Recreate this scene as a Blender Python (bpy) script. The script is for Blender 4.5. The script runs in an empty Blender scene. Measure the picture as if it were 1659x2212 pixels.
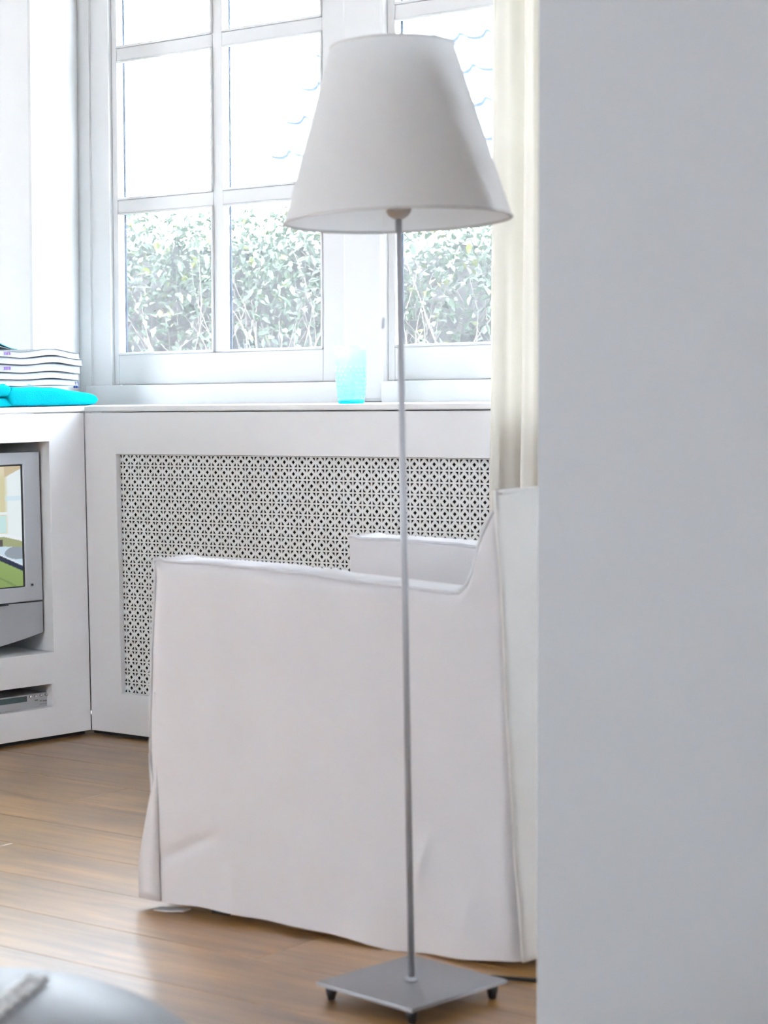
import bpy, bmesh, math, random
from mathutils import Vector, Matrix, noise
from mathutils.geometry import delaunay_2d_cdt

random.seed(7)
sc = bpy.context.scene
C = sc.collection
PI = math.pi

# ------------------------------------------------------------------ camera
FPX, W, H = 4500.0, 1659.0, 2212.0
PITCH, ROLL, CAMZ = math.atan(274.0 / FPX), -0.0150, 1.0
camd = bpy.data.cameras.new('camera')
cam = bpy.data.objects.new('camera', camd)
C.objects.link(cam)
CAMROT = Matrix.Rotation(PI / 2 - PITCH, 3, 'X') @ Matrix.Rotation(ROLL, 3, 'Z')
cam.matrix_world = Matrix.Translation((0, 0, CAMZ)) @ CAMROT.to_4x4()
camd.sensor_fit = 'HORIZONTAL'
camd.sensor_width = 36.0
camd.lens = 36.0 * FPX / W
camd.clip_end = 200
camd.dof.use_dof = True
camd.dof.focus_distance = 6.3
camd.dof.aperture_fstop = 8.8
sc.camera = cam

# ------------------------------------------------------------------ world, light, exposure
world = bpy.data.worlds.new('overcast_sky')
sc.world = world
world.use_nodes = True
bg = world.node_tree.nodes['Background']
bg.inputs[0].default_value = (0.83, 0.905, 1.0, 1)
bg.inputs[1].default_value = 26.5
sc.view_settings.view_transform = 'Standard'
sc.view_settings.look = 'None'
sc.view_settings.exposure = 0.0
sc.view_settings.gamma = 1.0
sc.view_settings.use_curve_mapping = False
sc.cycles.use_denoising = True
sc.cycles.max_bounces = 5
sc.cycles.diffuse_bounces = 3
sc.cycles.glossy_bounces = 2
sc.cycles.transparent_max_bounces = 12
sc.cycles.use_adaptive_sampling = True
sc.cycles.adaptive_threshold = 0.2
sc.cycles.adaptive_min_samples = 30
sc.cycles.caustics_reflective = False
sc.cycles.caustics_refractive = False
sc.cycles.sample_clamp_indirect = 8.0


# ------------------------------------------------------------------ photo pixel -> place
def ray(px, py):
    return CAMROT @ Vector(((px - W / 2) / FPX, -(py - H / 2) / FPX, -1.0))


def on_floor(px, py, z=0.0):
    d = ray(px, py)
    t = (z - CAMZ) / d.z
    return Vector((d.x * t, d.y * t, z))


def on_depth(px, py, y):
    d = ray(px, py)
    t = y / d.y
    return Vector((d.x * t, y, CAMZ + d.z * t))


class Frame:
    """a vertical plane family: x along, y into it (away from camera), z up"""
    def __init__(self, o, ang):
        self.o, self.ang = Vector((o[0], o[1], 0)), ang
        self.dx = Vector((math.cos(ang), math.sin(ang), 0))
        self.dy = Vector((-math.sin(ang), math.cos(ang), 0))

    def w(self, x, y, z):
        return self.o + self.dx * x + self.dy * y + Vector((0, 0, z))

    def at(self, px, py, y=0.0):
        d = ray(px, py)
        c = Vector((0, 0, CAMZ)) - self.o
        t = (y - c.dot(self.dy)) / d.dot(self.dy)
        p = c + d * t
        return p.dot(self.dx), p.z

    def local(self, p):
        q = Vector(p) - self.o
        return Vector((q.dot(self.dx), q.dot(self.dy), p[2]))


CORNER = on_floor(198, 1587)
F1 = Frame(CORNER, math.radians(-38))      # window wall / radiator cover
F2 = Frame(CORNER, math.radians(45))       # television cabinet


# ------------------------------------------------------------------ object helpers
def empty(name, loc=(0, 0, 0), rz=0.0):
    o = bpy.data.objects.new(name, None)
    o.empty_display_size = 0.05
    C.objects.link(o)
    o.location = loc
    o.rotation_euler = (0, 0, rz)
    return o


def tag(o, label=None, cat=None, group=None, kind=None):
    if label: o['label'] = label
    if cat: o['category'] = cat
    if group: o['group'] = group
    if kind: o['kind'] = kind
    return o


def mesh_obj(name, verts, faces, mat=None, parent=None, smooth=False, bevel=0.0, seg=2):
    me = bpy.data.meshes.new(name)
    me.from_pydata([tuple(v) for v in verts], [], faces)
    me.update()
    if mat: me.materials.append(mat)
    if smooth:
        me.polygons.foreach_set('use_smooth', [True] * len(me.polygons))
    o = bpy.data.objects.new(name, me)
    C.objects.link(o)
    if parent: o.parent = parent
    if bevel:
        m = o.modifiers.new('bevel', 'BEVEL')
        m.width, m.segments, m.limit_method = bevel, seg, 'ANGLE'
    return o


class MB:
    def __init__(self):
        self.v, self.f = [], []

    def add(self, v, f):
        n = len(self.v)
        self.v += [Vector(p) for p in v]
        self.f += [tuple(i + n for i in q) for q in f]
        return self

    def box(self, x0, x1, y0, y1, z0, z1):
        v = [(x, y, z) for z in (z0, z1) for y in (y0, y1) for x in (x0, x1)]
        return self.add(v, [(0, 2, 3, 1), (4, 5, 7, 6), (0, 1, 5, 4), (2, 6, 7, 3), (0, 4, 6, 2), (1, 3, 7, 5)])

    def prism(self, poly, z0, z1):
        n = len(poly)
        v = [(p[0], p[1], z0) for p in poly] + [(p[0], p[1], z1) for p in poly]
        f = [tuple(range(n))[::-1], tuple(range(n, 2 * n))]
        f += [(i, (i + 1) % n, (i + 1) % n + n, i + n) for i in range(n)]
        return self.add(v, f)

    def extr_y(self, poly, y0, y1):
        """polygon in x,z extruded along y"""
        n = len(poly)
        v = [(p[0], y0, p[1]) for p in poly] + [(p[0], y1, p[1]) for p in poly]
        f = [tuple(range(n)), tuple(range(n, 2 * n))[::-1]]
        f += [((i + 1) % n, i, i + n, (i + 1) % n + n) for i in range(n)]
        return self.add(v, f)

    def lathe(self, prof, seg=40, cap=True):
        n = len(prof)
        v, f = [], []
        for k in range(seg):
            a = 2 * PI * k / seg
            v += [(r * math.cos(a), r * math.sin(a), z) for r, z in prof]
        for k in range(seg):
            k2 = (k + 1) % seg
            f += [(k * n + i, k2 * n + i, k2 * n + i + 1, k * n + i + 1) for i in range(n - 1)]
        if cap:
            f.append(tuple(k * n for k in range(seg))[::-1])
            f.append(tuple(k * n + n - 1 for k in range(seg)))
        return self.add(v, f)

    def tube(self, pts, r, seg=8, closed=False):
        pts = [Vector(p) for p in pts]
        n = len(pts)
        v, f = [], []
        rr = r if isinstance(r, (list, tuple)) else [r] * n
        for i, p in enumerate(pts):
            t = (pts[min(i + 1, n - 1)] - pts[max(i - 1, 0)])
            t = t.normalized() if t.length > 1e-9 else Vector((0, 0, 1))
            a = t.cross(Vector((0, 0, 1)))
            if a.length < 1e-3: a = t.cross(Vector((1, 0, 0)))
            a.normalize()
            b = t.cross(a)
            v += [p + (a * math.cos(2 * PI * k / seg) + b * math.sin(2 * PI * k / seg)) * rr[i] for k in range(seg)]
        for i in range(n - 1):
            for k in range(seg):
                k2 = (k + 1) % seg
                f.append((i * seg + k, i * seg + k2, (i + 1) * seg + k2, (i + 1) * seg + k))
        f.append(tuple(range(seg))[::-1])
        f.append(tuple((n - 1) * seg + k for k in range(seg)))
        return self.add(v, f)

    def map(self, fn):
        self.v = [Vector(fn(p)) for p in self.v]
        return self

    def build(self, name, mat, parent=None, smooth=False, bevel=0.0, seg=2):
        o = mesh_obj(name, self.v, self.f, mat, parent, smooth, bevel, seg)
        return o


def recalc(o):
    bm = bmesh.new()
    bm.from_mesh(o.data)
    bmesh.ops.recalc_face_normals(bm, faces=bm.faces)
    bm.to_mesh(o.data)
    bm.free()
    return o


def smooth_by_angle(o, deg=40):
    me = o.data
    me.polygons.foreach_set('use_smooth', [True] * len(me.polygons))
    bm = bmesh.new()
    bm.from_mesh(me)
    for e in bm.edges:
        if len(e.link_faces) == 2 and e.calc_face_angle(0) > math.radians(deg):
            e.smooth = False
    bm.to_mesh(me)
    bm.free()
    return o


def interp(pts, t):
    """polyline by normalised length, t in 0..1"""
    L = [0.0]
    for a, b in zip(pts, pts[1:]):
        L.append(L[-1] + math.hypot(b[0] - a[0], b[1] - a[1]))
    s = t * L[-1]
    for i in range(len(pts) - 1):
        if s <= L[i + 1] or i == len(pts) - 2:
            k = (s - L[i]) / max(1e-9, L[i + 1] - L[i])
            return tuple(pts[i][j] + (pts[i + 1][j] - pts[i][j]) * k for j in range(len(pts[i])))


# ------------------------------------------------------------------ materials
def new_mat(name):
    m = bpy.data.materials.new(name)
    m.use_nodes = True
    nt = m.node_tree
    return m, nt, nt.nodes['Principled BSDF']


def plain(name, col, rough=0.5, metal=0.0, spec=0.5, bump=0.0, bscale=200.0, var=0.0, vscale=6.0, coat=0.0):
    m, nt, b = new_mat(name)
    b.inputs['Base Color'].default_value = (*col, 1)
    b.inputs['Roughness'].default_value = rough
    b.inputs['Metallic'].default_value = metal
    b.inputs['Specular IOR Level'].default_value = spec
    b.inputs['Coat Weight'].default_value = coat
    tc = nt.nodes.new('ShaderNodeTexCoord')
    if var:
        n = nt.nodes.new('ShaderNodeTexNoise')
        n.inputs['Scale'].default_value = vscale
        n.inputs['Detail'].default_value = 4
        r = nt.nodes.new('ShaderNodeMix')
        r.data_type = 'RGBA'
        r.inputs[6].default_value = (*[c * (1 - var) for c in col], 1)
        r.inputs[7].default_value = (*[min(1, c * (1 + var)) for c in col], 1)
        nt.links.new(tc.outputs['Object'], n.inputs['Vector'])
        nt.links.new(n.outputs['Fac'], r.inputs[0])
        nt.links.new(r.outputs[2], b.inputs['Base Color'])
    if bump:
        n2 = nt.nodes.new('ShaderNodeTexNoise')
        n2.inputs['Scale'].default_value = bscale
        n2.inputs['Detail'].default_value = 3
        bp = nt.nodes.new('ShaderNodeBump')
        bp.inputs['Strength'].default_value = bump
        bp.inputs['Distance'].default_value = 0.002
        nt.links.new(tc.outputs['Object'], n2.inputs['Vector'])
        nt.links.new(n2.outputs['Fac'], bp.inputs['Height'])
        nt.links.new(bp.outputs[0], b.inputs['Normal'])
    return m


def cloth(name, col, trans=0.0, tcol=None, weave=900.0, bump=0.25, var=0.04):
    m, nt, b = new_mat(name)
    out = nt.nodes['Material Output']
    b.inputs['Base Color'].default_value = (*col, 1)
    b.inputs['Roughness'].default_value = 0.9
    b.inputs['Specular IOR Level'].default_value = 0.15
    b.inputs['Sheen Weight'].default_value = 0.15
    tc = nt.nodes.new('ShaderNodeTexCoord')
    n = nt.nodes.new('ShaderNodeTexNoise')
    n.inputs['Scale'].default_value = weave
    n.inputs['Detail'].default_value = 2
    n3 = nt.nodes.new('ShaderNodeTexNoise')
    n3.inputs['Scale'].default_value = 9
    n3.inputs['Detail'].default_value = 5
    mx = nt.nodes.new('ShaderNodeMix')
    mx.data_type = 'RGBA'
    mx.inputs[6].default_value = (*[c * (1 - var) for c in col], 1)
    mx.inputs[7].default_value = (*[min(1, c * (1 + var)) for c in col], 1)
    bp = nt.nodes.new('ShaderNodeBump')
    bp.inputs['Strength'].default_value = bump
    bp.inputs['Distance'].default_value = 0.001
    nt.links.new(tc.outputs['Object'], n.inputs['Vector'])
    nt.links.new(tc.outputs['Object'], n3.inputs['Vector'])
    nt.links.new(n3.outputs['Fac'], mx.inputs[0])
    nt.links.new(mx.outputs[2], b.inputs['Base Color'])
    nt.links.new(n.outputs['Fac'], bp.inputs['Height'])
    nt.links.new(bp.outputs[0], b.inputs['Normal'])
    if trans:
        t = nt.nodes.new('ShaderNodeBsdfTranslucent')
        t.inputs[0].default_value = (*(tcol or col), 1)
        ms = nt.nodes.new('ShaderNodeMixShader')
        ms.inputs[0].default_value = trans
        nt.links.new(b.outputs[0], ms.inputs[1])
        nt.links.new(t.outputs[0], ms.inputs[2])
        nt.links.new(ms.outputs[0], out.inputs[0])
    return m


def facing_fac(nt, lo, hi):
    """Schlick-like reflectance, the same from both sides of a thin sheet"""
    lw = nt.nodes.new('ShaderNodeLayerWeight')
    lw.inputs[0].default_value = 0.5
    pw = nt.nodes.new('ShaderNodeMath')
    pw.operation = 'POWER'
    pw.inputs[1].default_value = 4.0
    ma = nt.nodes.new('ShaderNodeMath')
    ma.operation = 'MULTIPLY_ADD'
    ma.inputs[1].default_value, ma.inputs[2].default_value = hi, lo
    nt.links.new(lw.outputs['Facing'], pw.inputs[0])
    nt.links.new(pw.outputs[0], ma.inputs[0])
    return ma


def pane_mat():
    """window glass with a faint white veil standing in for glare"""
    m, nt, b = new_mat('window_glass')
    out = nt.nodes['Material Output']
    nt.nodes.remove(b)
    tr = nt.nodes.new('ShaderNodeBsdfTransparent')
    tr.inputs[0].default_value = (0.97, 0.985, 0.99, 1)
    tl = nt.nodes.new('ShaderNodeBsdfTranslucent')
    tl.inputs[0].default_value = (0.93, 0.97, 1.0, 1)
    gl = nt.nodes.new('ShaderNodeBsdfGlossy')
    gl.inputs['Roughness'].default_value = 0.02
    fr = facing_fac(nt, 0.02, 0.35)
    m1 = nt.nodes.new('ShaderNodeMixShader')
    m1.inputs[0].default_value = 0.02  # small translucent share imitates veiling glare
    m2 = nt.nodes.new('ShaderNodeMixShader')
    nt.links.new(tr.outputs[0], m1.inputs[1])
    nt.links.new(tl.outputs[0], m1.inputs[2])
    nt.links.new(fr.outputs[0], m2.inputs[0])
    nt.links.new(m1.outputs[0], m2.inputs[1])
    nt.links.new(gl.outputs[0], m2.inputs[2])
    nt.links.new(m2.outputs[0], out.inputs[0])
    return m


def tint_glass(name, col, dens):
    m, nt, b = new_mat(name)
    out = nt.nodes['Material Output']
    nt.nodes.remove(b)
    tr = nt.nodes.new('ShaderNodeBsdfTransparent')
    tr.inputs[0].default_value = (*col, 1)
    df = nt.nodes.new('ShaderNodeBsdfTranslucent')
    df.inputs[0].default_value = (*col, 1)
    gl = nt.nodes.new('ShaderNodeBsdfGlossy')
    gl.inputs['Roughness'].default_value = 0.05
    lw = facing_fac(nt, 0.04, 0.6)
    m1 = nt.nodes.new('ShaderNodeMixShader')
    m1.inputs[0].default_value = dens
    m2 = nt.nodes.new('ShaderNodeMixShader')
    nt.links.new(tr.outputs[0], m1.inputs[1])
    nt.links.new(df.outputs[0], m1.inputs[2])
    nt.links.new(lw.outputs[0], m2.inputs[0])
    nt.links.new(m1.outputs[0], m2.inputs[1])
    nt.links.new(gl.outputs[0], m2.inputs[2])
    nt.links.new(m2.outputs[0], out.inputs[0])
    return m


def wood_mat():
    m, nt, b = new_mat('oak_plank')
    tc = nt.nodes.new('ShaderNodeTexCoord')
    oi = nt.nodes.new('ShaderNodeObjectInfo')
    off = nt.nodes.new('ShaderNodeVectorMath')
    off.operation = 'SCALE'
    comb = nt.nodes.new('ShaderNodeCombineXYZ')
    for i in range(3): nt.links.new(oi.outputs['Random'], comb.inputs[i])
    nt.links.new(comb.outputs[0], off.inputs[0])
    off.inputs['Scale'].default_value = 37.0
    add = nt.nodes.new('ShaderNodeVectorMath')
    nt.links.new(tc.outputs['Object'], add.inputs[0])
    nt.links.new(off.outputs[0], add.inputs[1])
    mp = nt.nodes.new('ShaderNodeMapping')
    mp.inputs['Scale'].default_value = (1.3, 16, 16)
    nt.links.new(add.outputs[0], mp.inputs['Vector'])
    n1 = nt.nodes.new('ShaderNodeTexNoise')
    n1.inputs['Scale'].default_value = 1.6
    n1.inputs['Detail'].default_value = 8
    n1.inputs['Roughness'].default_value = 0.62
    n1.inputs['Distortion'].default_value = 0.6
    nt.links.new(mp.outputs[0], n1.inputs['Vector'])
    mp2 = nt.nodes.new('ShaderNodeMapping')
    mp2.inputs['Scale'].default_value = (2.2, 5.0, 5.0)
    nt.links.new(add.outputs[0], mp2.inputs['Vector'])
    n2 = nt.nodes.new('ShaderNodeTexNoise')
    n2.inputs['Scale'].default_value = 1.3
    n2.inputs['Detail'].default_value = 3
    nt.links.new(mp2.outputs[0], n2.inputs['Vector'])
    cr = nt.nodes.new('ShaderNodeValToRGB')
    e = cr.color_ramp.elements
    e[0].position, e[0].color = 0.28, (0.10, 0.042, 0.010, 1)
    e[1].position, e[1].color = 0.74, (0.42, 0.225, 0.07, 1)
    x = e.new(0.5)
    x.color = (0.265, 0.132, 0.036, 1)
    nt.links.new(n1.outputs['Fac'], cr.inputs[0])
    ov = nt.nodes.new('ShaderNodeMix')
    ov.data_type = 'RGBA'
    ov.blend_type = 'OVERLAY'
    ov.inputs[0].default_value = 0.75
    nt.links.new(cr.outputs[0], ov.inputs[6])
    nt.links.new(n2.outputs['Fac'], ov.inputs[7])
    hs = nt.nodes.new('ShaderNodeHueSaturation')
    mr = nt.nodes.new('ShaderNodeMapRange')
    mr.inputs[3].default_value, mr.inputs[4].default_value = 0.85, 1.25
    nt.links.new(oi.outputs['Random'], mr.inputs[0])
    nt.links.new(mr.outputs[0], hs.inputs['Value'])
    nt.links.new(ov.outputs[2], hs.inputs['Color'])
    nt.links.new(hs.outputs[0], b.inputs['Base Color'])
    b.inputs['Roughness'].default_value = 0.34
    b.inputs['Specular IOR Level'].default_value = 1.0
    b.inputs['Coat Weight'].default_value = 1.0
    b.inputs['Coat Roughness'].default_value = 0.38
    b.inputs['Coat IOR'].default_value = 1.6
    b.inputs['Anisotropic'].default_value = 0.75
    tg = nt.nodes.new('ShaderNodeTangent')
    tg.direction_type = 'UV_MAP'
    tg.uv_map = 'across_grain'
    nt.links.new(tg.outputs[0], b.inputs['Tangent'])
    bp = nt.nodes.new('ShaderNodeBump')
    bp.inputs['Strength'].default_value = 0.12
    bp.inputs['Distance'].default_value = 0.002
    nt.links.new(n1.outputs['Fac'], bp.inputs['Height'])
    nt.links.new(bp.outputs[0], b.inputs['Normal'])
    return m


M = {
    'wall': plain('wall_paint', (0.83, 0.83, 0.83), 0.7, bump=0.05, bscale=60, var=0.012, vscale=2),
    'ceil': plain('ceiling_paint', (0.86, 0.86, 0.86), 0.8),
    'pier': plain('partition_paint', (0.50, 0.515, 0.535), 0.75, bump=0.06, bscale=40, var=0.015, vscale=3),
    'trim': plain('white_gloss_paint', (0.90, 0.90, 0.905), 0.35, bump=0.03, bscale=30),
    'cab': plain('cabinet_lacquer', (0.855, 0.855, 0.875), 0.42, bump=0.02, bscale=30),
    'grille': plain('grille_paint', (0.84, 0.855, 0.86), 0.5),
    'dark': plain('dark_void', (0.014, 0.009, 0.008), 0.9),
    'black': plain('black_rubber', (0.012, 0.012, 0.013), 0.55),
    'steel': plain('brushed_steel', (0.36, 0.36, 0.38), 0.5, metal=0.35, bump=0.05, bscale=120),
    'plate': plain('steel_plate', (0.36, 0.365, 0.38), 0.45, metal=0.7, bump=0.05, bscale=160),
    'linen': cloth('white_linen', (0.745, 0.72, 0.73), 0.06),
    'linenrear': cloth('white_linen_lining', (0.84, 0.82, 0.79), 0.06),
    'flange': cloth('backlit_linen_seam', (0.93, 0.93, 0.95), 0.5),  # linen whitened to paint in the backlit look of the seams
    'shade': cloth('lampshade_cotton', (0.88, 0.88, 0.88), 0.32, (0.88, 0.9, 0.92), weave=1400, bump=0.12, var=0.01),
    'shaderim': plain('shade_rim_tape', (0.70, 0.69, 0.68), 0.8),
    'porcelain': plain('white_socket', (0.80, 0.80, 0.80), 0.35),
    'curtain': cloth('cream_curtain', (0.86, 0.82, 0.75), 0.11, (0.96, 0.90, 0.76), weave=1100),
    'rebate_shade': plain('dark_rebate_shade', (0.012, 0.03, 0.07), 0.6),  # shade of the outer rebate, painted as a dark strip
    'pane': pane_mat(),
    'wood': wood_mat(),
    'sub': plain('subfloor', (0.05, 0.03, 0.018), 0.9),
    'tv': plain('television_silver', (0.52, 0.535, 0.57), 0.38, metal=0.35),
    'tvbase': plain('television_speaker_cloth', (0.38, 0.385, 0.40), 0.6, metal=0.2, bump=0.2, bscale=500),
    'player': plain('player_silver', (0.42, 0.415, 0.42), 0.4, metal=0.4),
    'lcd': plain('display_glass', (0.055, 0.085, 0.085), 0.15),
    'chrome': plain('bright_knob', (0.72, 0.72, 0.72), 0.25, metal=0.8),
    'print': plain('printed_mark', (0.16, 0.15, 0.15), 0.6),
    'towel': plain('turquoise_terry', (0.0, 0.40, 0.48), 0.95, spec=0.1, bump=1.0, bscale=420, var=0.12, vscale=30),
    'teal': plain('teal_cover', (0.06, 0.36, 0.42), 0.35),
    'paper': plain('magazine_pages', (0.52, 0.54, 0.56), 0.7, var=0.06, vscale=120),
    'cover': plain('magazine_cover', (0.60, 0.62, 0.66), 0.25),
    'coverdark': plain('magazine_gap_shade', (0.10, 0.125, 0.145), 0.25),  # dark top covers paint the shaded gaps between the magazines
    'purple': plain('purple_print', (0.30, 0.17, 0.55), 0.4),
    'navy': plain('navy_plastic', (0.005, 0.02, 0.16), 0.4),
    'tumbler': tint_glass('turquoise_glass', (0.74, 0.955, 0.98), 0.25),
    'tumblerbase': tint_glass('thick_turquoise_glass', (0.05, 0.85, 0.90), 0.7),
    'dots': tint_glass('pale_glass_dots', (0.93, 1.0, 1.0), 0.75),
    'leather': plain('pale_leather', (0.36, 0.375, 0.40), 0.45, bump=0.15, bscale=140),
    'yarn': plain('white_stitch_yarn', (0.88, 0.88, 0.87), 0.8, bump=0.3, bscale=300),
    'leaf': plain('hedge_leaf', (0.085, 0.115, 0.078), 0.45, var=0.45, vscale=5),
    'leafy': plain('young_leaf', (0.15, 0.165, 0.035), 0.45, var=0.2, vscale=9),
    'twig': plain('hedge_twig', (0.26, 0.225, 0.20), 0.8, var=0.25, vscale=14),
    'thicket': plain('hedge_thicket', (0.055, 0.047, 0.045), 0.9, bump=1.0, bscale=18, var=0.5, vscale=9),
    'grass': plain('garden_ground', (0.13, 0.14, 0.10), 0.95, var=0.3, vscale=8),
    'tile': plain('glazed_roof_tile', (0.22, 0.24, 0.27), 0.5),
    'tileshade': plain('blue_tile_edge_shade', (0.012, 0.030, 0.050), 0.7),  # shadow lines between the tile courses, painted on the tile edges
    'roofdeck': plain('roof_underlay', (0.05, 0.11, 0.17), 0.9),
    'housewall': plain('pale_render', (0.70, 0.70, 0.68), 0.9),
}


def struct(name, mb, mat, loc=F1.o, rz=F1.ang, bevel=0.0):
    o = mb.build(name, mat, None, bevel=bevel)
    o.location, o.rotation_euler = loc, (0, 0, rz)
    o['kind'] = 'structure'
    return o


# ------------------------------------------------------------------ key distances (frame 1 = window wall)
WINV = 0.34                                  # front plane of the window sashes
ZSILL = F1.at(198, 877)[1]                   # top of the sill at its front edge
ZSILLB = F1.at(198, 889)[1]
RU0, RU1, RV0 = -2.7, 5.6, -7.6              # room extent in frame 1
CEIL = 2.72
FL = dict(loc=F1.o, rz=F1.ang)


def WX(px, py=765): return F1.at(px, py, WINV)[0]
def WZ(px, py): return F1.at(px, py, WINV)[1]


ZG0 = WZ(270, 767)                           # glass bottom
LEAN = 0.0165                                # sideways shear given to the window so its uprights match the image


def lean(p): return Vector((p[0] + LEAN * (p[2] - ZG0), p[1], p[2]))


# ------------------------------------------------------------------ floor
struct('floor', MB().box(RU0, RU1, RV0, WINV + 0.2, -0.12, -0.022), M['sub'])
floor = bpy.data.objects['floor']
PW, PL, PH = 0.198, 2.2, 0.022
g = 0.0006
pm = MB().box(g, PL - g, g, PW - g, -PH, 0)
plank0 = pm.build('plank', M['wood'], floor, bevel=0.0009, seg=1)
def across_uv(o):
    uv = o.data.uv_layers.new(name='across_grain')
    for lp in o.data.loops:
        c = o.data.vertices[lp.vertex_index].co
        uv.data[lp.index].uv = (c.y, c.x)
across_uv(plank0)
v_ref = F1.local(on_floor(0, 2042))[1]       # one visible joint
k0 = int((RV0 - v_ref) / PW)
rows = []
v = v_ref + k0 * PW
rng = random.Random(3)
first = True
while v < 0.0:
    if v > -4.6:
        x = RU0 + 0.6 - rng.random() * PL
        while x < 4.6:
            if first:
                o = plank0
                first = False
            else:
                o = plank0.copy()
                C.objects.link(o)
                o.parent = floor
            o.location = (x, v, 0)
            x += PL
    v += PW
# floor of the camera side, beyond what the photo shows
fb = struct('floor_rear', MB().box(RU0, RU1, RV0, v_ref + PW * math.ceil((-4.6 - v_ref) / PW), -0.03, -0.0005), M['wood'])

across_uv(fb)

# ------------------------------------------------------------------ walls, ceiling
struct('ceiling', MB().box(RU0 - 0.2, RU1 + 0.2, RV0 - 0.2, WINV + 0.3, CEIL, CEIL + 0.12), M['ceil'])

X_L = WX(247)                                # outer left edge of the left sash
X_R1 = WX(748)                               # outer right of the left sash
X_L2 = WX(838)                               # outer left edge of the right sash
OP1, OP1b = WX(257), WX(462)
OP2, OP2b = WX(483), WX(698)
OP3 = WX(853)
COLW = OP1b - OP1
MUN = OP2 - OP1b
OP3b = OP3 + COLW * 1.04
OP4, OP4b = OP3b + MUN, OP3b + MUN + COLW * 1.04
X_R2 = OP4b + 0.06
ZR = [WZ(264, 767), WZ(264, 461), WZ(264, 432), WZ(264, 131), WZ(264, 103)]
LIGHTH = ZR[3] - ZR[2]
ZTOP = ZR[4] + LIGHTH
ZHEAD = ZTOP + 0.07
ZB0 = WZ(300, 831)                           # bottom of the sash / top of the upstand board
PIERX = F1.at(65, 500, 0.12)[0]              # arris of the left pier, standing proud of the window
PIERV = 0.12
REVX = WX(205, 700)
print('frame1 numbers', X_L, X_R1, X_L2, X_R2, PIERX, REVX, 'sill', ZSILL, 'zr', ZR, ZTOP, 'corner', CORNER)

W3R, W3L = PIERX - 0.165, PIERX - 1.75        # unseen window beyond the pier, added for the floor glare
WT = 0.045
wm = MB()
wm.box(RU0 - 0.2, W3L, PIERV, WINV + WT, 0, CEIL)                    # far left stretch
wm.box(W3L, W3R, PIERV, WINV + WT, 0, ZSILLB)                          # under the unseen window
wm.box(W3L, W3R, PIERV, WINV + WT, ZHEAD, CEIL)
struct('wall_left', wm, M['wall'])
# pier with a rounded arris and splayed reveal
poly = [(W3R, WINV + WT), (W3R, PIERV), (PIERX - 0.012, PIERV), (PIERX - 0.003, PIERV + 0.003), (PIERX, PIERV + 0.012),
        (PIERX + 0.01, WINV - 0.09), (REVX - 0.05, WINV - 0.02), (REVX, WINV - 0.02), (REVX, WINV + WT)]
pm = MB().prism(poly, 0, CEIL)
pl = struct('wall_left_pier', pm, M['wall'])
pl.data.transform(Matrix.Identity(4))
for vtx in pl.data.vertices: vtx.co.x += 0.022 * (vtx.co.z - ZG0)  # pier sheared sideways to follow its edge in the image
struct('wall_window', MB().box(REVX, X_R2 + 0.06, WINV + 0.02, WINV + WT, 0, ZSILLB), M['wall'])
struct('wall_window_head', MB().box(REVX, X_R2 + 0.06, WINV - 0.04, WINV + WT, ZHEAD + 0.05, CEIL), M['wall'])
struct('wall_window_end', MB().box(X_R2 + 0.06, RU1 + 0.2, WINV - 0.02, WINV + WT, 0, CEIL), M['wall'])

# partition in the foreground, on the right of the frame
PE = on_depth(1160, 900, 3.08)
pe = F1.local(PE)
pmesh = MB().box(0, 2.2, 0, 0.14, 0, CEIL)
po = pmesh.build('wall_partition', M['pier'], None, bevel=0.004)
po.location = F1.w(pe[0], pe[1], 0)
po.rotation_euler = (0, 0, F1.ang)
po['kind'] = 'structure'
for vtx in po.data.vertices: vtx.co.x += 0.0155 * (vtx.co.z - 0.95)  # partition tilted by a shear so its edge fits the image

# walls behind and beside the camera, with unseen openings added for fill light
BO = [(0.3, 1.65)]
wb = MB()
zb, zt = 1.0, 2.5
xs = [RU0] + [x for a in BO for x in a] + [RU1]
for a, b_ in zip(xs[::2], xs[1::2]): wb.box(a, b_, RV0 - 0.2, RV0, 0, CEIL)
for a, b_ in BO:
    wb.box(a, b_, RV0 - 0.2, RV0, 0, zb)
    wb.box(a, b_, RV0 - 0.2, RV0, zt, CEIL)
struct('wall_rear', wb, M['wall'])
SO = [(-5.3, -4.9), (-0.84, -0.22)]  # side openings added to light the cabinet and chair rear
wb = MB()
ys = [RV0 - 0.2] + [x for a in SO for x in a] + [WINV + WT]
for a, b_ in zip(ys[::2], ys[1::2]): wb.box(RU1, RU1 + 0.2, a, b_, 0, CEIL)
for a, b_ in SO:
    wb.box(RU1, RU1 + 0.2, a, b_, 0, zb)
    wb.box(RU1, RU1 + 0.2, a, b_, zt, CEIL)
struct('wall_right', wb, M['wall'])
LW = [(-7.3, -6.0), (-1.9, -1.25)]  # left openings added to brighten the room and nook
wb = MB()
ys = [RV0 - 0.2] + [x for a in LW for x in a] + [PIERV]
for a, b_ in zip(ys[::2], ys[1::2]): wb.box(RU0 - 0.2, RU0, a, b_, 0, CEIL)
for a, b_ in LW:
    wb.box(RU0 - 0.2, RU0, a, b_, 0, zb)
    wb.box(RU0 - 0.2, RU0, a, b_, zt, CEIL)
struct('wall_far_left', wb, M['wall'])

# ------------------------------------------------------------------ windows
def win_root(name):
    r = empty(name, F1.o, F1.ang)
    r['kind'] = 'structure'
    return r


def part(name, mb, mat, parent, bevel=0.003, ln=True):
    if ln: mb.map(lean)
    return mb.build(name, mat, parent, bevel=bevel)


SD = 0.034                                    # sash depth


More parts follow.
